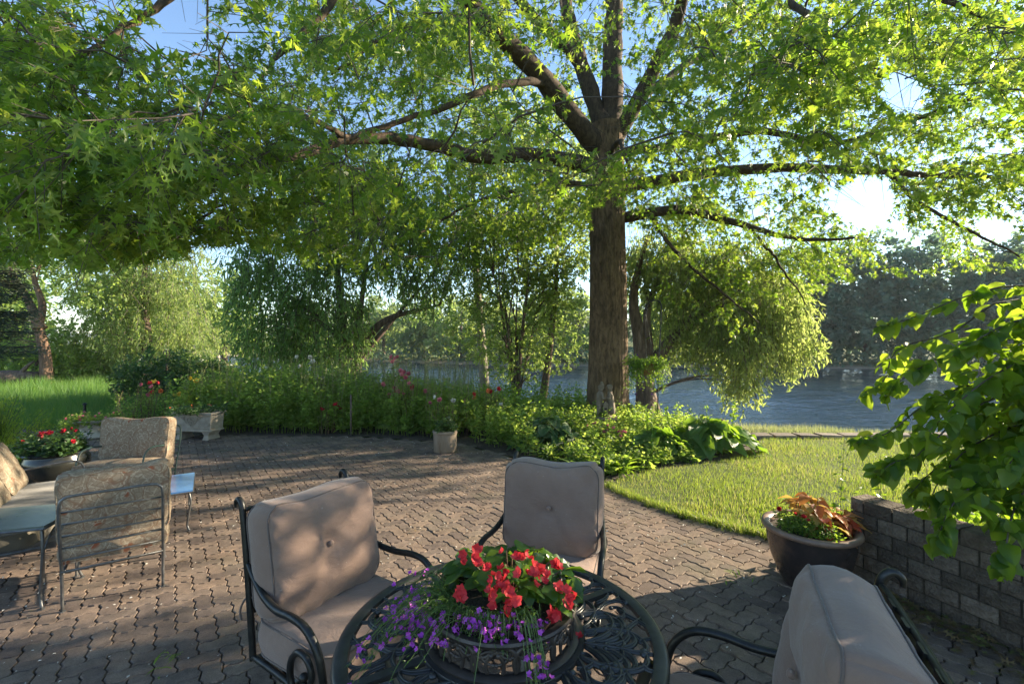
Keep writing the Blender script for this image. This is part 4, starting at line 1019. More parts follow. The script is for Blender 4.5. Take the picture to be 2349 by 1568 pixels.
k &= (tz < HC + .95 * np.maximum(ty, 0) + 1.8)                 # the far top of the crown is never seen: thin it
tp = tp[k]
LIT = [(-1.6, 2.4), (-1.6, 4.6), (-.3, 5.9), (1, 5.6), (3.5, 7.0), (4.4, 8.3), (9, 8.3), (9, 2.4)]
PART = [(-8, 4.1), (-2.4, 3.3), (-1.6, 2.9), (-1.6, 4.6), (-.3, 5.9), (1, 5.6), (3.5, 7.0), (3, 9.5), (-8.5, 10.5)]
cot = 1 / math.tan(math.radians(SUN_EL)); SA = math.radians(SUN_AZ)
def lets_sun(p, r):
    gx_ = p[:, 0] - p[:, 2] * cot * math.cos(SA); gy_ = p[:, 1] - p[:, 2] * cot * math.sin(SA)
    u = r.random(len(p))
    dx = p[:, 0] + 1.0; yy = p[:, 1] - .364 * dx; zb = p[:, 2] - .377 * dx
    back = (dx > 2) & (yy > 9.3) & (yy < 17) & (zb > .2) & (zb < 5.5)
    return ~(back & (r.random(len(p)) < .72)) & ~(inside(LIT, gx_, gy_) & (u < .97)) & ~(inside(PART, gx_, gy_) & (u < .62))
tp = tp[lets_sun(tp, r)]
x, y = pix(tp); tp = tp[~((x > 430) & (x < 1330) & (y > 390) & (r.random(len(tp)) < .5))]
# extra sprays: the near layer on the left and right
E_ = []
for cx, cy, Yd, sx, sy, sz, cnt in [(180, 380, 3.4, 230, 150, .7, 60), (560, 330, 4.4, 220, 130, .9, 60), (120, 120, 3.6, 200, 110, .5, 36), (1880, 130, 4.0, 160, 110, .5, 34), (1560, 250, 6.6, 160, 160, .8, 36), (1420, 420, 6.8, 60, 90, .5, 12), (1060, 40, 4.2, 60, 40, .3, 8), (1100, 80, 9, 250, 90, 1.2, 60), (1720, 90, 8, 260, 100, 1.2, 70), (800, 70, 7.5, 200, 100, 1, 50), (2150, 80, 8, 160, 90, 1, 60), (1700, 600, 10.3, 160, 120, .7, 130), (1850, 570, 11, 130, 80, .8, 100), (1600, 520, 10.6, 110, 90, .7, 80), (2150, 250, 7.5, 220, 200, 1, 70), (1950, 540, 11.2, 150, 80, .9, 70), (2250, 540, 11.5, 160, 70, .9, 70), (2200, 430, 11, 160, 100, 1, 60), (700, 480, 6.0, 200, 90, .8, 30), (1000, 480, 8, 200, 100, 1, 36), (300, 530, 4.2, 220, 60, .6, 40), (1250, 480, 8.6, 120, 90, .8, 40)]:
    for _ in range(cnt): E_.append(P(cx + r.normal(0, sx * .55), cy + r.normal(0, sy * .55), max(Yd + r.normal(0, sz), 1.9)))
for _ in range(36):                                             # the off-frame right side of the crown, which shades the near left paving
    g_ = np.array([r.uniform(-7, -1.3), r.uniform(1.5, 2.5)]); z_ = r.uniform(3.5, 5.4); E_.append(np.array([g_[0] + z_ * cot * math.cos(SA), g_[1] + z_ * cot * math.sin(SA), z_]))
E_ = np.array(E_); E_ = E_[allowed(E_, 14)]; E_ = E_[lets_sun(E_, r)]
tp = np.concatenate([tp[:1750], E_])
tp = tp[np.argsort(np.hypot(tp[:, 0] - OB[0], tp[:, 1] - OB[1]))]
nd = np.zeros((len(nodes) + len(tp) * 3, 3)); nd[:len(nodes)] = nodes; nn_ = len(nodes)
paths = []; rads = []
for t in tp:
    d = nd[:nn_] - t; dist = np.linalg.norm(d, axis=1) + .25 * np.maximum(0, np.hypot(nd[:nn_, 0] - OB[0], nd[:nn_, 1] - OB[1]) - np.hypot(t[0] - OB[0], t[1] - OB[1]) + .2) * 4
    i = int(np.argmin(dist)); p0 = nd[i]; L = np.linalg.norm(t - p0)
    if L < .15: continue
    if L > 3.2: continue
    side = r.normal(0, .14 * L, 3)
    c = (p0 + t) / 2 + side + [0, 0, .12 * L]
    s = np.linspace(0, 1, 8)[:, None]
    p = (1 - s) ** 2 * p0 + 2 * s * (1 - s) * c + s ** 2 * t
    p[1:-1] += r.normal(0, .018, (6, 3))
    paths.append(p); rads.append(np.linspace(.006 + .0042 * L, .0028, 8))
    nd[nn_:nn_ + 3] = p[[3, 5, 6]]; nn_ += 3
paths = np.array(paths); rads = np.array(rads)
MB().tubes(paths[:, [0, 2, 4, 5, 7]], rads[:, [0, 2, 4, 5, 7]], 4, cap=False).build('branches', M['twig'], oak, world=True, smooth=True, kind='stuff')
# side twigs
NT = 7
B = len(paths)
ti = np.repeat(np.arange(B), NT); tt = r.uniform(.25, 1.0, B * NT); tt[::NT] = 1.0
f = tt * 7; i0 = np.minimum(f.astype(int), 6); fr = (f - i0)[:, None]
st = paths[ti, i0] * (1 - fr) + paths[ti, i0 + 1] * fr
tg = unit(paths[ti, i0 + 1] - paths[ti, i0])
sd_ = np.cross(tg, [0, 0, 1]) * np.where(np.arange(B * NT) % 2, 1, -1)[:, None]
dr = unit(tg * r.uniform(.4, 1.0, (B * NT, 1)) + unit(sd_) * r.uniform(.25, 1.0, (B * NT, 1)) + np.c_[r.normal(0, .15, (B * NT, 2)), r.normal(-.18, .18, B * NT)])
tl = r.uniform(.18, .48, B * NT)[:, None]
tw = np.stack([st, st + dr * tl * .5 + [0, 0, .015], st + dr * tl - np.array([0, 0, .30]) * tl], 1)
MB().tubes(tw[:, ::2], np.array([.0032, .0016])[None].repeat(len(tw), 0), 3, cap=False).build('twigs', M['twig'], oak, world=True, kind='stuff')
NL = 8
li = np.repeat(np.arange(len(tw)), NL); u = r.uniform(.3, 1.05, len(li)); u[::NL] = 1.05
b0 = tw[li, 0]; b1 = tw[li, 1]; b2 = tw[li, 2]; uu = u[:, None]
pos = (1 - uu) ** 2 * b0 + 2 * uu * (1 - uu) * b1 + uu ** 2 * b2 + r.normal(0, .014, (len(li), 3))
td = unit(b2 - b0)
ld = unit(td * r.uniform(.2, 1, (len(li), 1)) + r.normal(0, .6, (len(li), 3)) * [1, 1, .45] + [0, 0, -.62])
ln_v = unit(np.c_[r.normal(0, .75, (len(li), 2)), np.ones(len(li))])
pos = pos + ld * .03
x, y = pix(pos); keep = np.ones(len(pos), bool); um = r.random(len(pos))
for li_ in (0, 2, 3, 4, 5, 8, 11, 12, 13):                      # let the big limbs show
    p_ = smooth(np.array(LIMBS[li_][0]), 40); lx, ly = pix(p_); o_ = np.argsort(lx) if abs(lx[-1] - lx[0]) > abs(ly[-1] - ly[0]) else None
    wpx = F * np.interp(np.linspace(0, 1, 40), [0, 1], [LIMBS[li_][1], LIMBS[li_][2]]) / p_[:, 1] + 9
    if o_ is not None: hit = (x > lx.min()) & (x < lx.max()) & (np.abs(y - np.interp(x, lx[o_], ly[o_])) < np.interp(x, lx[o_], wpx[o_])) & (pos[:, 1] < np.interp(x, lx[o_], p_[o_, 1]))
    else:
        o_ = np.argsort(ly); hit = (y > ly.min()) & (y < ly.max()) & (np.abs(x - np.interp(y, ly[o_], lx[o_])) < np.interp(y, ly[o_], wpx[o_])) & (pos[:, 1] < np.interp(y, ly[o_], p_[o_, 1]))
    keep &= ~(hit & (um < .5))
keep &= allowed(pos) & (np.linalg.norm(pos - [0, 0, HC], axis=1) > 2.1)
pos, ld, ln_v = pos[keep], ld[keep], ln_v[keep]
size = r.uniform(.05, .108, len(pos)) * np.where(r.random(len(pos)) < .12, 1.25, 1); Rl = frames(ld, ln_v)
x, y = pix(pos); dist = np.linalg.norm(pos - [0, 0, HC], axis=1)
inv = (x > -30) & (x < 2380) & (y > -30) & (y < 1000) & (pos[:, 1] > .5)
score = np.where(inv, size / dist, -1); big = np.argsort(-score)[:300]
isb = np.zeros(len(pos), bool); isb[big] = True
lms = [MB().add(*LF[q_]).mesh('leaf', M['oak_leaf'], False) for q_ in ('oak', 'oak_curl')]
for i in big: inst('leaf', lms[i % 2], oak, pos[i], Rl[i], size[i], world=True)
cl = ~isb & (dist < 2.9); fa = ~isb & (dist >= 2.9)
rn = np.clip(r.random(len(pos)) * .98, 0, 1)
crown = MB(); c2 = cl & (np.arange(len(pos)) % 2 == 0); cl = cl & ~c2; crown.scatter(LF['oak'], pos[cl], Rl[cl], size[cl], rn[cl]); crown.scatter(LF['oak_curl'], pos[c2], Rl[c2], size[c2], rn[c2]); crown.scatter(LF['oak_low'], pos[fa], Rl[fa], size[fa] * 1.04, rn[fa])
crown.build('crown', M['oak_leaf'], oak, world=True, kind='stuff')
print('oak leaves', len(pos), 'branches', B)
# a few withered leaf bunches
dl = MB().add(*LF['oak']).mesh('dry_leaf', M['litter'], False)
for q in px((745, 500, 6.5), (1720, 435, 9.4), (1710, 575, 9.1), (1610, 628, 9.4), (1395, 70, 9.6), (1750, 690, 9.0), (1120, 690, 8.2)):
    for _ in range(3): inst('dry_leaf', dl, oak, q + r.normal(0, .04, 3), frames(unit(r.normal(0, 1, 3)), unit(r.normal(0, 1, 3))), .11, world=True)

# ================================================================ other trees
def foliage_tree(name, label, base, h, tr, blobs, nleaf, leaf, lsize, mat, barkm, seed, cat='tree', group=None, limbs=10, droop=.3, weep=0.0, trunk_pts=None, trunks=1, fork=.35, flatn=1.6, twigs=True):
    """trunk, limbs to the foliage masses, then leaves hung on twigs inside them. blobs: (cx, cy, cz, rx, ry, rz) offsets from the base"""
    r = np.random.default_rng(seed); base = np.array(base, float)
    t = thing(name, label, cat, base, 0, group)
    bl = np.array(blobs, float); vol = (bl[:, 3] * bl[:, 4] * bl[:, 5]) ** .72; vol /= vol.sum()
    tk = MB(); trp = []
    for k in range(trunks):
        if trunk_pts is not None and k < len(trunk_pts): p = np.array(trunk_pts[k], float)
        else:
            a = r.uniform(0, 6.28); sp = 0 if trunks == 1 else r.uniform(.1, .35) * h * .5
            p = np.array([(0, 0, -.2), (math.cos(a) * sp * .2, math.sin(a) * sp * .2, h * .2), (math.cos(a) * sp * .6 + r.normal(0, .1), math.sin(a) * sp * .6, h * .5), (math.cos(a) * sp, math.sin(a) * sp, h * .85)])
        p = smooth(p, 24); trp.append(p)
        k_ = tr * (1 if k == 0 else r.uniform(.55, .9))
        tk.tubes(p[None], np.interp(np.linspace(0, 1, 24), [0, .06, .5, 1], [1.35, 1.05, .7, .2]) * k_, 9)
    allp = np.concatenate(trp)
    tgt = []
    for _ in range(limbs):
        b = bl[r.choice(len(bl), p=vol)]; d = unit(r.normal(0, 1, 3)) * r.random() ** .4
        tgt.append(b[:3] + d * b[3:] * .8)
    tgt = np.array(tgt); lp = []; lr = []
    for q in tgt:
        c = allp[(allp[:, 2] < max(q[2] - .1 * h, h * .2)) & (allp[:, 2] > h * .08)]
        if len(c) == 0: c = allp[8:]
        s = c[np.argmin(np.linalg.norm(c - q, axis=1) + .25 * np.abs(c[:, 2] - q[2] * fork))]
        L = np.linalg.norm(q - s); c1 = s + (q - s) * .5 + [0, 0, .18 * L * (1 if weep == 0 else 1.6)] + r.normal(0, .05 * L, 3)
        u = np.linspace(0, 1, 9)[:, None]; p = (1 - u) ** 2 * s + 2 * u * (1 - u) * c1 + u ** 2 * q
        lp.append(p); lr.append(np.linspace(min(tr * .45, .012 + .014 * L), .006, 9))
    if len(lp): tk.tubes(np.array(lp), np.array(lr), 6)
    tk.build('trunk', barkm, t, smooth=True)
    # twigs and leaves
    per = 14; nt_ = max(nleaf // per, 1)
    bi = r.choice(len(bl), nt_, p=vol); d = unit(r.normal(0, 1, (nt_, 3))); rr = r.random(nt_) ** .38
    o = bl[bi, :3] + d * rr[:, None] * bl[bi, 3:] * (1 + .12 * np.sin(d[:, :1] * 9 + seed) * np.sin(d[:, 2:] * 8))
    if weep:
        tl = r.uniform(.5, 1.0, nt_) * weep
        dirn = unit(np.c_[d[:, :2] * .35 + r.normal(0, .12, (nt_, 2)), -np.ones(nt_)])
    else:
        tl = r.uniform(.06, .13, nt_) * h * .5
        dirn = unit(d * .7 + r.normal(0, .6, (nt_, 3)) + [0, 0, -droop])
    e = o + dirn * tl[:, None]; mid = (o + e) / 2 + r.normal(0, .05, (nt_, 3)) * tl[:, None]
    tws = np.stack([o, mid, e], 1)
    if twigs: MB().tubes(tws[:, ::2], np.array([.008, .003])[None].repeat(nt_, 0) * (lsize / .12) ** .5, 3, cap=False).build('twigs', M['twig'], t, kind='stuff')
    li = np.repeat(np.arange(nt_), per); u = r.random(len(li))[:, None]
    pos = (1 - u) ** 2 * o[li] + 2 * u * (1 - u) * mid[li] + u ** 2 * e[li] + r.normal(0, .35, (len(li), 3)) * lsize
    ld = unit(dirn[li] * .7 + r.normal(0, .55, (len(li), 3)) + [0, 0, -droop * .6]); nv = unit(r.normal(0, flatn, (len(li), 3)) + [0, 0, 1])
    rn = np.clip(.55 * r.random(len(li)) + .45 * r.random(nt_)[li], 0, .99)
    MB().scatter(LF[leaf], pos, frames(ld, nv), r.uniform(.7, 1.25, len(li)) * lsize, rn).build('crown', mat, t, kind='stuff')
    return t
LF['narrow_far'] = leaf_simple(.15)
# willow standing at the water left of centre
wb = P(800, 900, 13.2); wb[2] = -.25
foliage_tree('willow_tree', 'dark green twin-trunked willow left of centre behind the flower bed', wb, 7.4, .17,
    [(-2.0, 0, 3.2, 1.35, 1.2, 1.5), (-.6, -.3, 3.4, 1.4, 1.2, 1.6), (-1.4, .2, 5.3, 1.7, 1.3, 1.4), (.6, 0, 5.6, 1.6, 1.3, 1.5), (-.2, 0, 7.0, 1.9, 1.4, 1.1), (1.5, .3, 4.4, .9, .8, 1.0), (-2.3, -.2, 1.9, .8, .9, .9), (.25, -.5, 2.2, .5, .6, .9), (-.9, -.2, 1.9, .9, .8, .8), (-2.9, 0, 4.3, .7, .8, .9), (1.9, .1, 5.6, 1.2, 1.0, 1.2), (2.3, .2, 3.6, .8, .8, .8), (3.1, .3, 4.8, .8, .8, .9)],
    33000, 'narrow_far', .17, M['willow_leaf'], M['willow_bark'], 101, trunks=4, weep=.75, limbs=26,
    trunk_pts=[[(-.12, 0, -.2), (-.1, 0, 1.2), (-.2, 0, 2.6), (-.45, .1, 5.0), (-.5, 0, 7.2)], [(.22, .1, -.2), (.22, .1, 1.4), (.35, 0, 3.0), (.7, 0, 5.5)], [(0, 0, 1.0), (.5, 0, 1.7), (1.3, .1, 2.7), (2.5, .2, 4.1)], [(.15, 0, 1.5), (1.0, .1, 2.6), (2.6, .3, 3.1)]])
# willow leaning over the river behind the oak
wb2 = P(1478, 955, 12.6); wb2[2] = -.3
foliage_tree('willow_tree', 'sunlit yellow-green willow drooping over the river right of the oak trunk', wb2, 6.4, .26,
    [(1.2, 0, 4.2, 1.3, 1.1, 1.0), (.3, .3, 4.4, 1.1, 1.0, 1.0), (2.6, 0, 3.7, 1.4, 1.2, 1.4), (3.5, -.2, 2.9, 1.0, 1.0, 1.1), (2.4, -.3, 2.2, 1.2, 1.0, .9), (1.0, .3, 2.6, 1.0, 1.0, 1.0), (3.9, -.3, 2.0, .6, .7, .7), (2.6, -.2, 1.1, .5, .6, .5)],
    26000, 'narrow_far', .16, M['pale_leaf'], M['willow_bark'], 102, trunks=4, weep=.65, limbs=24,
    trunk_pts=[[(0, 0, -.2), (.0, 0, .9), (-.15, 0, 2.2), (-.3, 0, 3.4), (.1, 0, 5)], [(.05, 0, .3), (.12, 0, 1.8), (.15, 0, 3.2), (1.2, 0, 5.2)], [(.1, 0, 1.2), (.8, 0, 2.2), (2.2, -.1, 3.6)], [(.35, .2, -.2), (.1, .1, 1.0), (.1, 0, 1.6)]])
# thin poplar and the many-stemmed thicket beside the water
pb_ = P(1112, 890, 13.6); pb_[2] = -.35
foliage_tree('poplar_tree', 'slender pale-barked poplar growing between the willow and the oak', pb_, 9.5, .155,
    [(-.2, 0, 6.2, 1.5, 1.2, 1.8), (.4, 0, 8.2, 1.6, 1.3, 1.6), (.6, 0, 4.6, .9, .9, .9)], 11000, 'simple', .11, M['birch_leaf'], M['birch_bark'], 103, limbs=14,
    trunk_pts=[[(.05, 0, -.2), (-.05, 0, 1.5), (-.2, 0, 3.5), (-.35, 0, 6), (-.3, 0, 9.3)]])
tb = P(1185, 900, 12.8); tb[2] = -.3
foliage_tree('thicket_shrub', 'open many-stemmed thicket with bare crossing stems beside the river', tb, 4.6, .06,
    [(0, 0, 3.2, 1.5, .9, 1.1), (.9, 0, 2.3, 1.0, .8, 1.0), (-.9, 0, 2.3, 1.0, .8, .9), (.3, 0, 4.4, 1.7, 1.0, 1.0), (1.3, 0, 3.6, .8, .7, .9), (-1.2, 0, 3.7, .9, .8, .8), (-.5, .2, 5.4, 1.4, .9, .9), (.2, -.1, 1.5, 1.2, .7, .6)], 21000, 'simple', .085, M['birch_leaf'], M['willow_bark'], 104, cat='shrub', trunks=14, limbs=30, fork=.2)
lb = P(1250, 905, 13.0); lb[2] = -.3
foliage_tree('poplar_tree', 'slim leaning dark-stemmed poplar just left of the oak trunk', lb, 8.6, .12,
    [(.5, 0, 5.4, 1.4, 1.1, 1.5), (.6, 0, 7.6, 1.5, 1.2, 1.4), (.1, 0, 3.9, .8, .8, .7)], 10000, 'simple', .11, M['birch_leaf'], M['willow_bark'], 105, limbs=12,
    trunk_pts=[[(-.15, 0, -.2), (.05, 0, 1.2), (.22, 0, 2.6), (.35, 0, 4.5), (.4, 0, 8.2)]])
# left side
lt = P(103, 880, 19.0); lt[2] = -.1
foliage_tree('elm_tree', 'tree with a crooked pinkish trunk at the far left of the meadow', lt, 9, .21,
    [(.3, .4, 6.6, 2.4, 2, 1.6), (-2, .4, 5.6, 1.8, 1.6, 1.6), (1.8, .5, 4.4, 1.6, 1.5, 1.3), (-1.6, .8, 2.2, 1.6, 1.4, .9)], 8000, 'simple', .16, M['birch_leaf'], M['pink_bark'], 106, limbs=14,
    trunk_pts=[[(.1, 0, -.2), (.0, 0, 1.4), (-.25, 0, 2.5), (-.1, 0, 3.4), (-.5, 0, 4.8), (-.55, 0, 7.5)], [(-.2, 0, 2.4), (-.7, 0, 3.6), (-1.5, 0, 5)]], trunks=2)
foliage_tree('willow_tree', 'big pale sunlit willow behind the left meadow', (-17.2, 21.5, -.2), 8, .3,
    [(0, 0, 3.0, 2.4, 1.8, 2.3), (.9, 0, 5.2, 2.2, 1.8, 1.8), (-1.8, 0, 4.6, 1.9, 1.6, 2.0), (2.0, 0, 2.2, 1.4, 1.3, 1.8), (-.2, -.4, 1.2, 2.0, 1.2, 1.0), (-2.6, -.3, 1.6, 1.4, 1.2, 1.3)], 21000, 'narrow_far', .2, M['pale_leaf'], M['willow_bark'], 107, weep=.8, limbs=12)
foliage_tree('alder_shrub', 'leafy bright green bush beneath the crooked left tree', (-21.3, 20.3, -.1), 2.6, .05, [(0, 0, 1.1, 1.9, 1.0, 1.1), (1.8, .2, .8, 1.2, .9, .8), (-2, .3, 1.0, 1.5, 1, 1)], 6000, 'simple', .15, M['bed_leaf'], M['willow_bark'], 108, cat='shrub', trunks=5)
# spruce on the left edge, its boughs reaching in
sp_b = np.array([-14.3, 11.2, -.1]); spr = thing('spruce_tree', 'dark spruce whose boughs reach in from the left edge', 'tree', sp_b)
r = np.random.default_rng(109)
MB().tube([(0, 0, -.1), (0, 0, 5), (.1, 0, 11)], [.22, .16, .04], 9, 12).build('trunk', M['willow_bark'], spr, smooth=True)
bp = []; needles = []
for k in range(150):
    z = r.uniform(1.7, 8.5); a = r.uniform(-1.7, 1.2); L = (1 - z / 12) * r.uniform(1.9, 2.7)
    d = np.array([math.cos(a), math.sin(a), -.08]); p = np.array([(0, 0, z), d * L * .5 + [0, 0, z - .06], d * L + [0, 0, z + .02 * L]]); bp.append(smooth(p, 7))
bp = np.array(bp); MB().tubes(bp, np.linspace(.03, .008, 7)[None].repeat(150, 0), 5).build('boughs', M['twig'], spr, smooth=True)
k = r.integers(0, 150, 21000); u = r.uniform(1, 5.99, 21000); i0 = u.astype(int); fr = (u - i0)[:, None]
q = bp[k, i0] * (1 - fr) + bp[k, i0 + 1] * fr; dr = unit(bp[k, -1] - bp[k, 0]); sdv = np.cross(dr, [0, 0, 1.])
off = r.uniform(-1, 1, 21000) * (6.5 - u) * .12; q = q + sdv * off[:, None] + dr * np.abs(off[:, None]) * .6 + np.c_[np.zeros((21000, 2)), -np.abs(off) * .45 + r.normal(0, .08, 21000)]
MB().scatter(leaf_simple(.12), q, frames(unit(dr + sdv * np.sign(off)[:, None] * .7 + r.normal(0, .5, (21000, 3))), unit(r.normal(0, .5, (21000, 3)) + [0, 0, 1])), r.uniform(.10, .20, 21000), r.random(21000)).build('needles', M['spruce'], spr, kind='stuff')
k = r.integers(0, 150, 40)
cm = MB().lathe([(.001, -.05), (.018, -.035), (.022, 0), (.014, .035), (.001, .045)], 8).mesh('cone', M['orange_petal'] if False else M['pink_bark'], True)
for i in k: inst('cone', cm, spr, bp[i, 5] + [0, 0, -.05])
# cottonwoods along the left shore
for i, (x0, y0, Yd, hh, w, lab) in enumerate([(375, 805, 40, 7.0, 2.2, 'tall sunlit cottonwood with a pale trunk left of the sky gap'), (455, 808, 47, 7.6, 2.2, 'second sunlit cottonwood along the left shore, nearer the sky gap'), (318, 810, 37, 6.6, 2.4, 'broad cottonwood rising behind the pale left willow'), (500, 812, 56, 6.2, 2.0, 'small far cottonwood at the left end of the river')]):
    b = P(x0, y0, Yd); b[2] = float(terrain(np.array(b[0]), np.array(b[1]))); b[2] = max(b[2], -.4)
    foliage_tree('cottonwood_tree', lab, b, hh, .22, [(0, 0, hh * .42, w, w * .8, hh * .22), (.2 * w, 0, hh * .66, w * .8, w * .7, hh * .2), (-.2 * w, 0, hh * .84, w * .5, w * .5, hh * .17), (.55 * w, 0, hh * .35, w * .6, w * .6, hh * .15), (-.6 * w, 0, hh * .4, w * .6, w * .6, hh * .18)], 5200, 'simple', .30, M['pale_leaf'], M['pale_bark'], 120 + i, group='cottonwoods along the left shore', twigs=False, limbs=9)
for i, (x0, y0, hh, lab) in enumerate([(-30, 26, 8, 'leafy tree behind the spruce at the far left edge'), (-25, 30, 8.5, 'leafy tree between the crooked tree and the pale willow'), (-24, 38, 9, 'tall leafy tree behind the pale left willow'), (-36, 33, 9, 'leafy tree farthest left behind the meadow'), (-33, 44, 10, 'big leafy tree far behind the crooked left tree')]):
    foliage_tree('meadow_tree', lab, (x0, y0, -.1), hh, .22, [(0, 0, hh * .4, 2.6, 2, hh * .28), (.8, 0, hh * .68, 2.2, 2, hh * .24), (-1.2, 0, hh * .6, 2.0, 1.8, hh * .26), (1.6, -.5, hh * .25, 1.7, 1.5, hh * .2), (-1.8, -.5, hh * .2, 1.8, 1.5, hh * .18)], 6500, 'simple', .26, M['birch_leaf'], M['willow_bark'], 180 + i, group='trees behind the meadow', twigs=False, limbs=8)
foliage_tree('juniper_shrub', 'dark dense rounded shrub behind the red and yellow rose bush', (-10.0, 13.4, -.1), 1.9, .05, [(0, 0, .75, 1.5, 1.1, .85), (.9, .2, .6, 1.0, .9, .7), (-.8, .2, .5, .9, .8, .6)], 9000, 'narrow_far', .16, M['dark_leaf'], M['willow_bark'], 130, cat='shrub', trunks=4)
# far bank: single trees, dark blue-green on the right, paler to the left
FAR = [(1880, 42.5, 12.0, 4.6, 'blue_leaf', 'rounded blue-green tree at the left end of the far right bank'), (1985, 43.5, 12.5, 4.4, 'blue_leaf', 'tallest blue-green willow on the far right bank'), (2110, 44, 13.0, 5.2, 'blue_leaf', 'broad blue-green willow above the river, middle of the far right bank'), (2250, 43, 11.5, 5.0, 'blue_leaf', 'dark blue-green tree behind the tips of the right shrub'), (2380, 41, 12.5, 5.2, 'blue_leaf', 'blue-green tree on the far bank cut by the right edge'),
       (1780, 47, 9.5, 3.6, 'far_leaf', 'green tree on the far bank behind the drooping willow'), (1660, 48, 9.0, 3.8, 'far_leaf', 'far bank tree seen through the drooping willow leaves'), (1540, 49, 8.5, 3.6, 'far_leaf', 'far bank tree just right of the oak trunk'), (1330, 50, 7.5, 3.6, 'far_leaf', 'far bank tree just left of the oak trunk'), (1240, 51, 7.0, 3.2, 'pale_leaf', 'pale far bank tree seen through the thicket stems'),
       (1150, 52, 6.6, 3.2, 'pale_leaf', 'pale far bank tree behind the slender poplar'), (1060, 53, 7.0, 3.3, 'pale_leaf', 'pale far bank tree right of the dark willow'), (970, 54, 6.4, 3.2, 'far_leaf', 'far bank tree above the water behind the pink roses'), (880, 56, 7.0, 3.4, 'far_leaf', 'far bank tree behind the right half of the dark willow'), (780, 60, 7.5, 3.6, 'far_leaf', 'far bank tree behind the trunks of the dark willow'), (680, 64, 7.0, 3.6, 'far_leaf', 'far bank tree behind the left half of the dark willow'), (590, 68, 6.5, 3.4, 'far_leaf', 'far bank tree left of the dark willow'), (525, 72, 7.0, 3.4, 'pale_leaf', 'farthest pale tree at the left end of the far bank')]
FAR += [(x_, 72, 9.5, 4.6, 'far_leaf', lab_) for x_, lab_ in [(560, 'hazy back-row tree left of the dark willow'), (700, 'hazy back-row tree behind the left of the dark willow'), (850, 'hazy back-row tree behind the dark willow trunks'), (950, 'hazy back-row tree right of the dark willow'), (1040, 'hazy back-row tree left of the slender poplar'), (1130, 'hazy back-row tree right of the slender poplar'), (1220, 'hazy back-row tree behind the thicket'), (1320, 'hazy back-row tree left of the oak trunk'), (1470, 'hazy back-row tree right of the oak trunk'), (1600, 'hazy back-row tree behind the drooping willow'), (1730, 'hazy back-row tree behind the tip of the drooping willow')]]
for i, (x0, Yd, hh, w, mt, lab) in enumerate(FAR):
    X = (x0 - CX) * Yd / F; Yb = max(Yd, float(far(np.array(X))) + 3.0); X = (x0 - CX) * Yb / F
    z0 = float(terrain(np.array(X), np.array(Yb)))
    foliage_tree('bank_tree', lab, (X, Yb, z0), hh, .25, [(0, 0, hh * .40, w, w * .8, hh * .30), (.3 * w, 0, hh * .66, w * .75, w * .7, hh * .24), (-.4 * w, -.2, hh * .55, w * .7, w * .6, hh * .26), (.6 * w, -.6, hh * .26, w * .6, w * .6, hh * .22), (-.6 * w, -.7, hh * .22, w * .6, w * .5, hh * .2), (0, 0, hh * .85, w * .5, w * .5, hh * .14)], 7200 if mt == 'blue_leaf' else 2500, 'simple', .50 if mt == 'blue_leaf' else .54, M[mt], M['willow_bark'], 140 + i, group='trees on the far bank', twigs=False, limbs=8)
# low undergrowth along the far waterline
r = np.random.default_rng(160); xs = np.concatenate([np.linspace(14, 60, 90), np.linspace(-40, 14, 80)]); pos = []
for x in xs:
    y = far(x) + r.uniform(.5, 2.0); c = np.array([x, y, terrain(np.array(x), np.array(y))])
    pos.append(c + np.abs(r.normal(0, 1, (45, 3))) * [0, 0, .9] + r.normal(0, .6, (45, 3)) * [1, .8, 0])
pos = np.concatenate(pos); nn = len(pos)
stuff(MB().scatter(LF['simple'], pos, frames(unit(r.normal(0, 1, (nn, 3))), unit(r.normal(0, .6, (nn, 3)) + [0, 0, 1])), r.uniform(.25, .5, nn), r.random(nn)), 'bank_undergrowth', M['blue_leaf'], 'dark undergrowth along the far waterline', 'undergrowth')
r = np.random.default_rng(161); pos = np.array([[x, far(x) - .2 + r.uniform(0, 1.2), -.45 + r.random() * .5] for x in r.uniform(-39, -31, 900)]); nn = 900
stuff(MB().scatter(LF['simple'], pos, frames(unit(r.normal(0, 1, (nn, 3))), unit(r.normal(0, .6, (nn, 3)) + [0, 0, 1])), r.uniform(.2, .4, nn), r.random(nn)), 'red_undergrowth', M['orange_petal'], 'low reddish growth on the far left gravel bank', 'undergrowth')
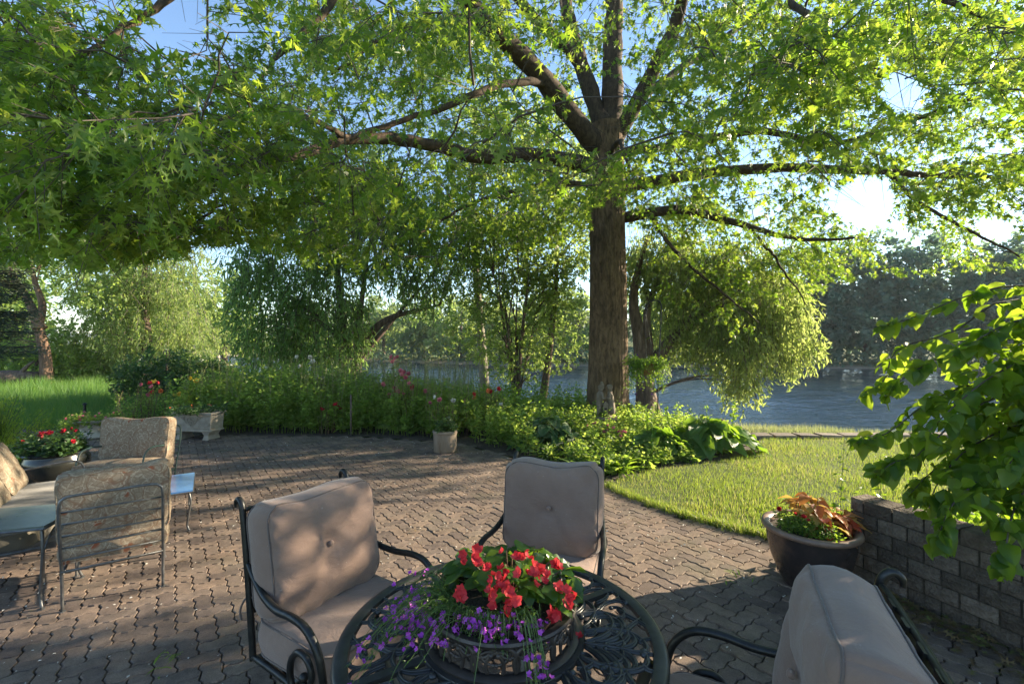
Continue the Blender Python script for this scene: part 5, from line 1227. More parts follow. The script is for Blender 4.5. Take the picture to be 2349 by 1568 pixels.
# ================================================================ flower bed and planters
BED = [(1.05, 5.62), (.62, 6.36), (0, 7.0), (-.87, 7.9), (-2.6, 8.47), (-5, 8.57), (-7.5, 8.75), (-8.2, 10.5), (-6, 13), (-2, 13), (2.2, 12.5), (3.6, 10.5), (4.4, 8.3), (4.15, 7.7), (3.95, 7.02), (3.25, 6.58), (2.65, 6.33), (1.9, 6.03), (1.45, 5.78)]
bed = sheet('flower_bed', BED, -.012, M['soil'], 'structure')
def plant_mass(pts, hs, lean, per, leaf, lsize, r, spread=.05, top=.15):
    """upright stems with leaves; returns stems mesh and leaf arrays"""
    n = len(pts); a = r.uniform(0, 6.28, n); l = np.abs(r.normal(0, lean, n)) * hs
    tip = pts + np.stack([np.cos(a) * l, np.sin(a) * l, hs], -1); mid = pts + np.stack([np.cos(a) * l * .3, np.sin(a) * l * .3, hs * .55], -1)
    st = np.stack([pts, mid, tip], 1)
    li = np.repeat(np.arange(n), per); u = r.uniform(top, 1, len(li))[:, None]
    pos = (1 - u) ** 2 * st[li, 0] + 2 * u * (1 - u) * st[li, 1] + u ** 2 * st[li, 2]
    b = r.uniform(0, 6.28, len(li)); d = unit(np.stack([np.cos(b), np.sin(b), r.normal(.15, .35, len(li))], -1))
    pos = pos + d * spread * r.random((len(li), 1))
    R = frames(d, unit(r.normal(0, 1.0, (len(li), 3)) + [0, 0, .7])); sz = lsize * r.uniform(.6, 1.25, len(li)) * (1.15 - .5 * u[:, 0])
    return st, pos, R, sz, li
def mass_pts(poly, n, r, zf=None):
    poly = np.array(poly); lo, hi = poly.min(0), poly.max(0); x = r.uniform(lo[0], hi[0], n * 5); y = r.uniform(lo[1], hi[1], n * 5)
    k = np.where(inside(poly, x, y))[0][:n]
    return np.c_[x[k], y[k], np.zeros(len(k)) - .01]
# tall perennials: one leafy mass with seed spikes
r = np.random.default_rng(201)
p1 = mass_pts([(-1.15, 8.2), (-2.6, 8.62), (-5.1, 8.72), (-6.6, 8.85), (-7.0, 10.2), (-5, 11.5), (-1.3, 11.2), (-.6, 9.2)], 1500, r)
hs = r.uniform(.45, 1.12, len(p1)) * np.interp(p1[:, 1], [8.3, 9.2, 11], [.75, 1.05, 1.0]) * np.interp(p1[:, 0], [-7, -5, -3.2, -2, -.6], [1.0, 1.15, 1.0, .85, .8])
st, pos, R, sz, li = plant_mass(p1, hs, .2, 34, 'simple', .105, r, .07)
mass = MB().tubes(st, np.array([.005, .004, .002])[None].repeat(len(st), 0), 3, cap=False, rnd=r.random(len(st)))
mass.scatter(LF['simple'], pos, R, sz, np.clip(.6 * r.random(len(pos)) + .4 * r.random(len(st))[li], 0, .99))
stuff(mass, 'perennial_mass', M['bed_leaf'], 'dense leafy green perennials filling the bed behind the patio', 'plants')
k = r.random(len(p1)) < .2; q = p1[k]; m_ = len(q); hh = r.uniform(.95, 1.5, m_)
sp_ = np.stack([q, q + np.c_[r.normal(0, .04, (m_, 2)), hh * .6], q + np.c_[r.normal(0, .08, (m_, 2)), hh]], 1)
mb = MB().tubes(sp_, np.array([.004, .004, .003])[None].repeat(m_, 0), 3, rnd=r.random(m_))
li = np.repeat(np.arange(m_), 40); u = r.uniform(.6, 1, len(li))[:, None]; pos = (1 - u) ** 2 * sp_[li, 0] + 2 * u * (1 - u) * sp_[li, 1] + u ** 2 * sp_[li, 2]
mb.scatter(LF['simple'], pos, frames(unit(r.normal(0, 1, (len(li), 3)) + [0, 0, 1]), unit(r.normal(0, 1, (len(li), 3)))), r.uniform(.015, .035, len(li)), r.random(len(li)))
stuff(mb, 'seed_spikes', M['straw'], 'pale upright seed spikes standing above the green perennials', 'plants')
# lower planting from the round planter to the oak
r = np.random.default_rng(202)
p2 = mass_pts([(-.75, 8.0), (.1, 7.15), (.75, 6.5), (1.2, 5.95), (1.7, 6.1), (2.3, 6.45), (3.0, 6.85), (3.6, 7.3), (3.8, 8.0), (3.4, 9.3), (1.5, 10.5), (-.8, 10.4)], 1100, r)
ex = np.hypot(p2[:, 0] - .75, (p2[:, 1] - 7.45)) > .5; p2 = p2[ex]
hs = r.uniform(.25, .60, len(p2)) * np.interp(p2[:, 1], [6.3, 7.2, 10], [.55, .9, 1.25]) * np.interp(p2[:, 0], [-.8, .4, 1.2, 3], [1.35, 1.0, .8, .75])
st, pos, R, sz, li = plant_mass(p2, hs, .2, 26, 'simple', .10, r)
mass = MB().tubes(st, np.array([.004, .003, .002])[None].repeat(len(st), 0), 3, cap=False, rnd=r.random(len(st)))
mass.scatter(LF['ovate_low'], pos, R, sz, np.clip(.6 * r.random(len(pos)) + .4 * r.random(len(st))[li], 0, .99))
stuff(mass, 'border_planting', M['bed_leaf'], 'mixed leafy border plants in front of the oak trunk', 'plants')
# bright leafy plants beyond the bed, towards the water
r = np.random.default_rng(203)
p3 = mass_pts([(-7, 10), (-8.8, 11.5), (-7.5, 13.5), (-2, 13.2), (2.4, 12.6), (2.6, 11), (-1, 10.8)], 900, r); p3[:, 2] = terrain(p3[:, 0], p3[:, 1])
st, pos, R, sz, li = plant_mass(p3, r.uniform(.5, 1.05, len(p3)), .18, 20, 'simple', .11, r)
mass = MB().tubes(st, np.array([.005, .004, .002])[None].repeat(len(st), 0), 3, cap=False)
mass.scatter(LF['simple'], pos, R, sz, r.random(len(pos))); stuff(mass, 'bank_plants', M['cover_leaf'], 'sunlit yellow-green plants between the bed and the river', 'plants')

rose = MB(); L_ = leaf_ovate(.55, .1, -.5, 4); rr_ = np.random.default_rng(4)
for ringk, (nk, tilt, s) in enumerate([(5, .35, 1.0), (5, .9, .8), (4, 1.25, .55)]):
    for k in range(nk): rose.add(L_[0] * .05 * s @ (rotz(2 * math.pi * k / nk + ringk) @ rotx(tilt)).T, L_[1])
def rose_mesh(mat): return rose.mesh('blossom', mat, True)
ROSES = {k: rose_mesh(M[k + '_petal']) for k in ('red', 'pink', 'crimson', 'yellow', 'orange', 'white')}
def rose_bush(label, base, h, w, flowers, nst, seed, lsize=.06, fs=1.25, mat='bed_leaf'):
    r = np.random.default_rng(seed); base = np.array([base[0], base[1], 0.0])
    t = thing('rose_bush', label, 'rose bush', base)
    pts = np.c_[r.normal(0, w * .25, (nst, 2)), np.full(nst, -.01)]
    st, pos, R, sz, li = plant_mass(pts, r.uniform(.5, 1.0, nst) * h, .3, 34, 'simple', lsize, r, .07)
    fp = [np.array(P(px_, py_, base[1] - .1 + r.normal(0, .08))) - base for px_, py_, _ in flowers]
    ex = np.array([[(q[0] * .3, q[1] * .3, 0), (q[0] * .8, q[1] * .8, q[2] * .6), tuple(q)] for q in fp]) if fp else np.zeros((0, 3, 3))
    st = np.concatenate([st, ex])
    MB().tubes(st, np.array([.005, .004, .003])[None].repeat(len(st), 0), 4, cap=False).build('canes', M['red_stem'], t)
    MB().scatter(LF['ovate_low'], pos, R, sz, r.random(len(pos))).build('foliage', M[mat], t, kind='stuff')
    if len(ex):
        n2 = len(ex) * 12; k = r.integers(0, len(ex), n2); u = r.uniform(.4, .95, n2)[:, None]
        q = (1 - u) ** 2 * ex[k, 0] + 2 * u * (1 - u) * ex[k, 1] + u ** 2 * ex[k, 2]
        MB().scatter(LF['ovate_low'], q, frames(unit(r.normal(0, 1, (n2, 3))), unit(r.normal(0, .5, (n2, 3)) + [0, 0, 1])), r.uniform(.04, .075, n2), r.random(n2)).build('cane_leaves', M[mat], t, kind='stuff')
    for q, (_, _, col) in zip(fp, flowers):
        inst('blossom', ROSES[col], t, q, frames(unit(r.normal(0, 1, 3)), unit(np.array([r.normal(0, .4), -.9, .6]))), fs * r.uniform(.8, 1.2))
    return t
rose_bush('rose bush with red and yellow blooms behind the carved trough', (-7.35, 9.15), 1.0, 1.0, [(327, 882, 'pink'), (345, 880, 'red'), (350, 888, 'pink'), (355, 878, 'yellow'), (366, 876, 'crimson'), (352, 900, 'red'), (370, 897, 'orange'), (342, 903, 'pink'), (408, 903, 'yellow'), (402, 908, 'yellow'), (415, 905, 'yellow'), (452, 875, 'yellow'), (440, 868, 'yellow'), (412, 933, 'pink'), (385, 960, 'pink')], 42, 211, fs=1.3)
rose_bush('tall white rose rising out of the perennials', (-4.0, 9.5), 1.25, .5, [(682, 820, 'white'), (712, 820, 'white'), (718, 830, 'white'), (728, 868, 'white'), (738, 865, 'white'), (690, 840, 'white')], 14, 212)
rose_bush('crimson rose low in the middle of the perennials', (-3.55, 8.85), .75, .5, [(775, 933, 'crimson'), (770, 930, 'crimson'), (738, 940, 'crimson'), (778, 938, 'crimson')], 12, 213)
rose_bush('climbing pink rose with tall arching canes beside the willow', (-2.1, 9.0), 1.3, .8, [(900, 820, 'pink'), (908, 822, 'pink'), (912, 820, 'pink'), (902, 830, 'pink'), (918, 852, 'pink'), (925, 856, 'pink'), (932, 866, 'pink'), (922, 862, 'pink'), (938, 858, 'pink'), (876, 882, 'pink'), (905, 892, 'pink'), (912, 898, 'pink'), (940, 880, 'pink'), (945, 895, 'pink'), (948, 890, 'crimson'), (890, 905, 'pink'), (902, 903, 'crimson'), (925, 905, 'pink'), (975, 898, 'pink'), (1003, 905, 'pink')], 30, 214)
rose_bush('rose bush with orange-red blooms left of the oak trunk', (-.45, 8.9), .95, .7, [(1086, 905, 'red'), (1115, 895, 'orange'), (1120, 897, 'orange'), (1142, 893, 'red'), (1128, 900, 'red'), (1092, 912, 'orange'), (1068, 928, 'white'), (1150, 930, 'white')], 24, 215)
rose_bush('pale pink rose just behind the round planter', (-1.15, 8.35), .85, .6, [(1000, 910, 'white'), (1010, 918, 'pink'), (985, 925, 'pink'), (1040, 920, 'white'), (1030, 960, 'white')], 22, 216)

# hostas: every leaf a part
def hosta_mat(name, edge):
    m = bpy.data.materials.new(name); nt, ln = nodes_of(m); p = nt['Principled BSDF']
    tc = nt.new("ShaderNodeTexCoord"); sx = nt.new("ShaderNodeSeparateXYZ"); ln.new(tc.outputs['Generated'], sx.inputs[0])
    sb = nt.new("ShaderNodeMath"); sb.operation = 'SUBTRACT'; ln.new(sx.outputs[0], sb.inputs[0]); sb.inputs[1].default_value = .5
    ab = nt.new("ShaderNodeMath"); ab.operation = 'ABSOLUTE'; ln.new(sb.outputs[0], ab.inputs[0])
    w = nt.new("ShaderNodeMath"); w.operation = 'MULTIPLY'; w.inputs[1].default_value = 95; ln.new(ab.outputs[0], w.inputs[0])
    s = nt.new("ShaderNodeMath"); s.operation = 'SINE'; ln.new(w.outputs[0], s.inputs[0])
    r_ = rnd_node(nt, ln); c = ramp(nt, ln, r_, [(0, (.03, .08, .03)), (1, (.075, .15, .04))] if edge else [(0, (.05, .115, .022)), (1, (.10, .19, .035))])
    if edge:
        e = ramp(nt, ln, ab.outputs[0], [(.33, (0, 0, 0)), (.40, (1, 1, 1))]); c = mixc(nt, ln, e, c, (.20, .26, .12))
    ln.new(c, p.inputs['Base Color']); p.inputs['Roughness'].default_value = .4
    ln.new(bump(nt, ln, s.outputs[0], .5, .006), p.inputs['Normal'])
    t = nt.new("ShaderNodeBsdfTranslucent"); t.inputs[0].default_value = (.10, .2, .03, 1) if edge else (.30, .50, .03, 1)
    mx = nt.new("ShaderNodeMixShader"); mx.inputs[0].default_value = .3 if edge else .42
    ln.new(p.outputs[0], mx.inputs[1]); ln.new(t.outputs[0], mx.inputs[2]); ln.new(mx.outputs[0], nt['Material Output'].inputs[0])
    return m
hm = [hosta_mat('hosta_plain', False), hosta_mat('hosta_variegated', True)]
def hosta(label, base, n, rad, h, size, mat, seed, spikes=0):
    r = np.random.default_rng(seed); t = thing('hosta', label, 'hosta', (*base, 0))
    ms = [MB().add(*leaf_ovate(.40 + .05 * k, .16, .35 + .15 * k, 7, wav=.05)).mesh('leaf', mat, True) for k in range(3)]
    stm = []
    for k in range(n):
        a = r.uniform(0, 6.28); u = r.random() ** .6; x, y = rad[0] * u * math.cos(a), rad[1] * u * math.sin(a); z = h * (1 - .75 * u * u) * r.uniform(.7, 1.05)
        d = unit([math.cos(a) + r.normal(0, .3), math.sin(a) + r.normal(0, .3), r.uniform(-.25, .25)]); nv = unit(np.array([math.cos(a) * .6, math.sin(a) * .6, 1.0]) + r.normal(0, .25, 3))
        s = size * r.uniform(.75, 1.2); p0 = np.array([x, y, z]) - d * s * .4
        inst('leaf', ms[r.integers(3)], t, p0, frames(d, nv), s); stm.append([(x * .15, y * .15, 0), (p0[0] * .6, p0[1] * .6, p0[2] * .7), tuple(p0)])
    MB().tubes(np.array(stm), .006, 4).build('stalks', M['stem'], t)
    for k in range(spikes):
        x, y = r.normal(0, .35), r.normal(0, .2); hh = h + r.uniform(.15, .4)
        m = MB().tubes(np.array([[(x * .5, y * .5, 0), (x, y, hh * .6), (x * 1.1, y, hh)]]), .005, 4)
        q = np.c_[x * 1.08 + r.normal(0, .02, 26), y + r.normal(0, .02, 26), r.uniform(hh * .62, hh, 26)]
        m.scatter(LF['simple'], q, frames(unit(r.normal(0, 1, (26, 3)) + [0, 0, .6]), unit(r.normal(0, 1, (26, 3)))), r.uniform(.03, .07, 26), r.random(26)); m.build('flower_spike', M['cover_leaf'], t)
    return t
hosta('dark hosta with pale leaf margins left of the statue', (.62, 7.55), 70, (.62, .5), .52, .24, hm[1], 221)
hosta('large broad-leaved hosta at the corner of the sunlit lawn', (3.15, 7.25), 75, (.75, .5), .50, .34, hm[0], 222, 4)
hosta('broad-leaved hosta in front of the oak trunk', (2.2, 7.0), 55, (.55, .45), .42, .26, hm[0], 223, 3)
# narrow-leaved clumps at the front of the border
def strap_clump(label, base, n, L, seed, mat='bed_leaf', w=.07):
    r = np.random.default_rng(seed); t = thing('leafy_clump', label, 'plant', (*base, 0)); V = []
    g = leaf_ovate(w, .05, .6, 6); a = r.uniform(0, 6.28, n); d = np.stack([np.cos(a), np.sin(a), r.uniform(.3, 2.2, n)], -1)
    MB().scatter(g, r.normal(0, .06, (n, 3)) * [1, 1, 0] + [0, 0, .02], frames(unit(d), unit(np.stack([-np.cos(a) * .8, -np.sin(a) * .8, np.ones(n)], -1))), r.uniform(.6, 1.1, n) * L, r.random(n)).build('leaves', M[mat], t, smooth=True, kind='stuff')
    return t
strap_clump('strap-leaved clump directly behind the far table chair, left side', (.95, 6.15), 70, .34, 231)
strap_clump('strap-leaved clump at the lawn corner of the bed', (1.45, 6.1), 80, .36, 232, 'cover_leaf')
strap_clump('strap-leaved clump below the variegated hosta', (.55, 6.75), 60, .3, 233, 'dark_leaf')
# pink bedding flowers by the statue
def bedding(name, label, base, n, w, h, fl, seed, leafm='bed_leaf', fs=.5, cat='flower', nfl=20, lsize=.05, z=0):
    r = np.random.default_rng(seed); t = thing(name, label, cat, (*base, z))
    pts = np.c_[r.normal(0, w * .3, (n, 2)), np.zeros(n)]; pts = pts[np.hypot(pts[:, 0], pts[:, 1]) < w * .75]
    st, pos, R, sz, li = plant_mass(pts, r.uniform(.5, 1, len(pts)) * h, .35, 22, 'ovate_low', lsize, r, .03)
    m = MB().tubes(st, .002, 3, cap=False); m.build('stems', M['stem'], t, kind='stuff')
    MB().scatter(LF['ovate_low'], pos, R, sz, r.random(len(pos))).build('foliage', M[leafm], t, kind='stuff')
    if fl:
        for k in range(nfl):
            i = r.integers(0, len(st)); q = st[i, 2] + r.normal(0, .01, 3) + [0, 0, .01]
            inst('blossom', ROSES[fl], t, q, frames(unit(r.normal(0, 1, 3)), unit(np.array([r.normal(0, .5), -.6, .9]))), fs * r.uniform(.7, 1.2))
    return t
bedding('pink_bedding_flower', 'low pink flowers at the feet of the stone figures', (1.62, 7.75), 60, .62, .36, 'pink', 241, fs=.62, nfl=34)

# ---------------------------------------------------------------- statue of two children at a little well
sb_ = P(1388, 968, 8.75); stz = .30
SB = np.array([sb_[0], 8.75, 0.0])
statue = thing('garden_statue', 'weathered stone figures of two children standing against the oak trunk', 'statue', SB); statue.scale = (1.05, 1.05, 1.03)
MB().lathe([(.001, 0), (.24, 0), (.26, .05), (.25, .12), (.22, .20), (.23, .28), (.235, .31), (.001, .32)], 22, wob=lambda a, z: 1 + .05 * np.sin(a * 5 + z * 20)).build('pedestal', M['statue'], statue, smooth=True)
def child(side, girl):
    """one continuous stone figure grown over a small skeleton"""
    s = side
    J = {'pelvis': (s * .10, 0, .26), 'chest': (s * .095, -.01, .40), 'neck': (s * .085, -.015, .475), 'head': (s * .065, -.03, .545), 'crown': (s * .055, -.03, .60),
         'kneeL': (s * .12, -.02, .14), 'footL': (s * .125, .0, .02), 'kneeR': (s * .07, .02, .14), 'footR': (s * .065, .02, .02),
         'shF': (s * .07, -.07, .43), 'elF': (s * .06, -.11, .34), 'haF': (s * .005, -.10, .36), 'shB': (s * .11, .05, .43), 'elB': (s * .085, .05, .33), 'haB': (s * .02, .02, .36), 'nose': (s * .03, -.045, .545), 'hair': (s * .10, .0, .555), 'tail': (s * .115, .01, .50 if girl else .58)}
    Rr = {'pelvis': .075 if girl else .062, 'chest': .062, 'neck': .030, 'head': .055, 'crown': .040, 'kneeL': .062 if girl else .036, 'footL': .07 if girl else .034, 'kneeR': .055 if girl else .034, 'footR': .06 if girl else .032, 'shF': .03, 'elF': .024, 'haF': .020, 'shB': .03, 'elB': .024, 'haB': .02, 'nose': .018, 'hair': .045, 'tail': .036 if girl else .03}
    E2 = [('pelvis', 'chest'), ('chest', 'neck'), ('neck', 'head'), ('head', 'crown'), ('pelvis', 'kneeL'), ('kneeL', 'footL'), ('pelvis', 'kneeR'), ('kneeR', 'footR'), ('chest', 'shF'), ('shF', 'elF'), ('elF', 'haF'), ('chest', 'shB'), ('shB', 'elB'), ('elB', 'haB'), ('head', 'nose'), ('head', 'hair'), ('hair', 'tail')]
    if not girl: J['cap'] = (s * .075, -.02, .655); Rr['cap'] = .016; E2.append(('crown', 'cap'))
    ks = list(J); me = bpy.data.meshes.new('child_figure'); me.from_pydata([(x, y, z + .31) for x, y, z in J.values()], [(ks.index(a), ks.index(b)) for a, b in E2], [])
    o = bpy.data.objects.new('child_figure', me); scene.collection.objects.link(o); o.parent = statue
    sm = o.modifiers.new('skin', 'SKIN'); sm.use_smooth_shade = True
    for i, k in enumerate(ks): me.skin_vertices[0].data[i].radius = (Rr[k], Rr[k]); me.skin_vertices[0].data[i].use_root = (i == 0)
    sub = o.modifiers.new('sub', 'SUBSURF'); sub.levels = 2; sub.render_levels = 2
    me.materials.append(M['statue'])
    return o
child(-1, False); child(1, True)
m = MB().box((0, -.02, .42), (.085, .085, .22)); m.poly(np.array([(-.065, -.08, .53), (.065, -.08, .53), (0, -.08, .60), (-.065, .05, .53), (.065, .05, .53), (0, .05, .60)]), [(0, 1, 2), (5, 4, 3), (0, 2, 5, 3), (1, 4, 5, 2), (0, 3, 4, 1)])
m.build('birdhouse', M['statue'], statue); MB().lathe([(.001, 0), (.022, 0), (.022, .004), (.001, .006)], 12).build('birdhouse_hole', M['soil'], statue).matrix_local = Matrix.Translation((0, -.0645, .46)) @ Matrix.Rotation(math.pi / 2, 4, 'X')

# ---------------------------------------------------------------- hanging basket on its hook
hb = np.array([2.86, 8.95, -.05])
hook = thing('shepherd_hook', 'thin black shepherd hook pole beside the oak trunk', 'plant hook', hb)
MB().tube([(0, 0, -.05), (.02, 0, 1.2), (.07, 0, 2.2), (.08, 0, 2.45), (.05, 0, 2.58), (-.05, 0, 2.62), (-.16, 0, 2.58), (-.22, 0, 2.47), (-.21, 0, 2.42)], .012, 7, 50).build('pole', M['iron'], hook, smooth=True)
bk = hb + np.array([-.235, 0, 1.16]); bk_t = thing('hanging_basket', 'hanging coir basket of trailing white and purple flowers beside the trunk', 'hanging basket', bk)
MB().lathe([(.001, -.02), (.10, .0), (.165, .07), (.205, .16), (.215, .23), (.20, .23), (.001, .21)], 28).build('coir_liner', M['terracotta'], bk_t, smooth=True)
for k in range(3):
    a = k * 2.1 + .3; MB().tube([(.21 * math.cos(a), .21 * math.sin(a), .23), (.01 * math.cos(a),   .01 * math.sin(a), 1.18)], .0025, 4).build('wire', M['grey_iron'], bk_t)
MB().tube([(0, 0, 1.16), (.012, 0, 1.20), (.02, 0, 1.24)], .004, 5, 6).build('ring', M['grey_iron'], bk_t)
r = np.random.default_rng(251); n = 170; a = r.uniform(0, 6.28, n); q0 = np.c_[.17 * np.cos(a), .17 * np.sin(a), np.full(n, .22)]; R_ = r.uniform(.06, .30, n); dz = r.uniform(-.62, .16, n)
st = np.stack([q0 * [.5, .5, 1], q0 + np.c_[np.cos(a) * R_ * .6, np.sin(a) * R_ * .6, np.full(n, .07)], q0 + np.c_[np.cos(a) * R_, np.sin(a) * R_, dz]], 1)
MB().tubes(st, .002, 3, cap=False).build('stems', M['stem'], bk_t, kind='stuff')
k = r.integers(0, n, 4200); u = r.random((4200, 1)); pos = (1 - u) ** 2 * st[k, 0] + 2 * u * (1 - u) * st[k, 1] + u ** 2 * st[k, 2] + r.normal(0, .02, (4200, 3))
MB().scatter(LF['ovate_low'], pos, frames(unit(r.normal(0, 1, (4200, 3))), unit(r.normal(0, .6, (4200, 3)) + [0, 0, 1])), r.uniform(.035, .065, 4200), r.random(4200)).build('foliage', M['cover_leaf'], bk_t, kind='stuff')
for k in range(26): inst('blossom', ROSES['white'] if k % 4 else rose_mesh(M['violet_petal']), bk_t, st[r.integers(n), 2] + r.normal(0, .02, 3), frames(unit(r.normal(0, 1, 3)), unit(np.array([r.normal(0, .5), -1, .4]))), r.uniform(.35, .6))

# ---------------------------------------------------------------- planters
# brown glazed pot with coleus
pc = np.array([2.15, 3.28, 0])
pot = thing('glazed_pot', 'large brown glazed pot beside the end of the block wall', 'planter', pc)
m = MB().lathe([(.001, .0), (.155, .0), (.175, .02), (.215, .10), (.252, .20), (.274, .30), (.282, .375), (.284, .395)], 56); m.build('pot_body', M['glaze_brown'], pot, smooth=True)
m = MB().lathe([(.284, .39), (.303, .398), (.312, .412), (.308, .432), (.292, .438), (.262, .432), (.252, .415), (.25, .38), (.001, .385)], 56); m.build('pot_rim', M['glaze_rim'], pot, smooth=True, sharp=60)
MB().lathe([(.252, .395), (.12, .41), (.001, .415)], 24).build('potting_soil', M['soil'], pot, smooth=True)
r = np.random.default_rng(261); cz = .415
col = thing('coleus', 'orange and gold coleus with broad leaves in the brown glazed pot', 'plant', pc + [.03, .03, cz])
cms = [MB().add(*leaf_ovate(.36, .14, .3, 6)).mesh('leaf', M['coleus'], True), MB().add(*leaf_ovate(.36, .14, .3, 6)).mesh('leaf', M['coleus_pale'], True)]; stm = []
for cx_, cy_, hz, w, cnt, pal in [(.0, .02, .24, .14, 60, .7), (.13, -.02, .15, .13, 60, .08), (.02, -.08, .12, .13, 40, .35)]:
    for k in range(cnt):
        a = r.uniform(0, 6.28); u = r.random() ** .6; x, y = cx_ + w * u * math.cos(a), cy_ + w * u * math.sin(a); z = hz * (1 - .6 * u * u) * r.uniform(.45, 1)
        inst('leaf', cms[1] if r.random() < pal else cms[0], col, (x, y, z), frames(unit([math.cos(a), math.sin(a), r.uniform(-.6, .3)]), unit(np.array([math.cos(a) * .5, math.sin(a) * .5, 1]) + r.normal(0, .2, 3))), r.uniform(.07, .125)); stm.append([(cx_ + x * .2, cy_ + y * .2, -.02), (x, y, z * .6), (x, y, z)])
MB().tubes(np.array(stm), .003, 4).build('stems', M['red_stem'], col)
bedding('red_bedding_flower', 'small red flowers on the left side of the brown glazed pot', (pc[0] - .16, pc[1] - .06), 40, .16, .12, 'red', 262, fs=.45, nfl=7, lsize=.035, z=cz)
bedding('green_filler_plant', 'fine green foliage along the front of the brown glazed pot', (pc[0] + .0, pc[1] - .16), 40, .18, .10, None, 263, 'cover_leaf', lsize=.03, cat='plant', z=cz)
# dark glazed pot on the left
dc = np.array([-5.62, 5.62, 0]); dp = thing('dark_pot', 'dark glazed round pot of red flowers beside the sofa', 'planter', dc)
m = MB().lathe([(.001, 0), (.20, 0), (.23, .02), (.285, .13), (.315, .25), (.31, .32), (.29, .355), (.288, .37), (.305, .38), (.315, .395), (.30, .405), (.28, .39), (.27, .36), (.001, .37)], 48); m.build('pot_body', M['glaze_dark'], dp, smooth=True, sharp=50)
MB().lathe([(.275, .37), (.001, .385)], 24).build('potting_soil', M['soil'], dp)
bedding('red_potted_flower', 'red flowers with dark leaves in the dark glazed pot', (dc[0], dc[1]), 80, .50, .26, 'crimson', 264, 'dark_leaf', fs=.9, nfl=16, lsize=.085, z=.375)
# carved trough on two feet
tc_ = np.array([-5.72, 8.28, 0]); tr = thing('carved_trough', 'carved stone trough planter raised on two feet', 'planter', tc_, math.radians(-8))
V = lambda w, d, z: [(-w, -d, z), (w, -d, z), (w, d, z), (-w, d, z)]
prof = [(.40, .155, .15), (.405, .16, .17), (.385, .145, .185), (.40, .155, .44), (.425, .175, .455), (.43, .18, .49), (.39, .14, .49), (.385, .135, .44)]
vv = np.array([p for w, d, z in prof for p in V(w, d, z)]); fc = [(3, 2, 1, 0)]
for k in range(len(prof) - 1):
    for j in range(4): a, b = 4 * k + j, 4 * k + (j + 1) % 4; fc.append((a, b, b + 4, a + 4))
o_ = 4 * (len(prof) - 1); fc.append((o_, o_ + 1, o_ + 2, o_ + 3)); MB().poly(vv, fc).build('trough_body', M['cement'], tr)
m = MB()
for s in (-1, 1):
    for (h, L, k0, k1, x0, z0) in [(.3, .32, 8, 90, 0, .28), (-.5, .30, -10, -95, 0, .36), (1.2, .2, -14, 200, .04, .25), (.2, .2, 24, -160, .16, .38), (.0, .2, -8, 160, .2, .27)]:
        q = clothoid(h, L, k0, k1, 22, (x0, z0)); q[:, 1] = np.clip(q[:, 1], .21, .425); q[:, 0] = np.clip(q[:, 0], 0, .36)
        m.tubes(np.stack([s * q[:, 0], np.full(22, -.152) - (q[:, 1] - .185) * .035, q[:, 1]], -1)[None], .009, 6)
m.tubes(np.array([[(-.365, -.150, .205), (.365, -.150, .205)]]), .007, 5); m.tubes(np.array([[(-.375, -.157, .43), (.375, -.157, .43)]]), .007, 5)
m.build('relief_scrolls', M['cement'], tr, smooth=True)
for s in (-1, 1):
    MB().poly(np.array([(s * .27 - .05, y * .14, 0) for y in (-1, 1)] + [(s * .27 + .07, y * .14, 0) for y in (-1, 1)] + [(s * .27 - .03, y * .12, .08) for y in (-1, 1)] + [(s * .27 + .05, y * .12, .08) for y in (-1, 1)] + [(s * .27 - .07, y * .14, .152) for y in (-1, 1)] + [(s * .27 + .09, y * .14, .152) for y in (-1, 1)]),
        [(0, 4, 5, 1), (2, 3, 7, 6), (0, 2, 6, 4), (1, 5, 7, 3), (4, 8, 9, 5), (6, 7, 11, 10), (4, 6, 10, 8), (5, 9, 11, 7), (8, 10, 11, 9), (0, 1, 3, 2)]).build('foot', M['cement'], tr)
bedding('trough_plant', 'dark leafy plants growing in the carved trough', (tc_[0], tc_[1]), 60, .7, .16, 'orange', 265, 'dark_leaf', fs=.4, nfl=7, lsize=.06, cat='plant', z=.45)
# round fluted cement planter
rc = G(1021, 1034); rc[2] = 0; rp = thing('fluted_planter', 'round fluted cement planter at the back edge of the paving', 'planter', rc)
MB().lathe([(.001, 0), (.172, 0), (.178, .01), (.185, .30)], 72, wob=lambda a, z: 1 + .022 * np.abs(np.sin(a * 14)) * (z > .005) + 0 * z).build('planter_body', M['rust_cement'], rp, smooth=True)
MB().lathe([(.185, .285), (.197, .292), (.202, .31), (.198, .332), (.185, .338), (.168, .335), (.165, .30), (.001, .30)], 48).build('planter_rim', M['rust_cement'], rp, smooth=True, sharp=50)
bedding('planter_plant', 'reddish-leaved plant growing in the fluted cement planter', (rc[0], rc[1]), 26, .26, .2, None, 266, 'dark_leaf', lsize=.07, cat='plant', z=.305)
# pale shell-shaped planter at the far left
sc2 = np.array([-7.72, 8.35, 0]); sh = thing('pale_planter', 'pale curved shell-shaped planter beyond the far lounge chair', 'planter', sc2, .3)
m = MB().lathe([(.001, 0), (.19, 0), (.20, .03), (.12, .10), (.13, .16), (.20, .26), (.26, .31), (.27, .325), (.24, .325), (.16, .22), (.001, .22)], 40, wob=lambda a, z: 1 + .06 * np.sin(a * 8) * (z > .12)); m.V[0] *= [1.25, .8, 1]; m.build('planter_body', M['pale_cement'], sh, smooth=True)
bedding('shell_flower', 'red and pink flowers in the pale shell planter', (sc2[0], sc2[1]), 70, .6, .24, 'pink', 267, fs=.7, nfl=16, lsize=.07, z=.22)
bedding('corner_flower', 'small red flowers beside the black path light', (-8.1, 8.75), 70, .7, .36, 'red', 268, fs=.6, nfl=10, lsize=.08)
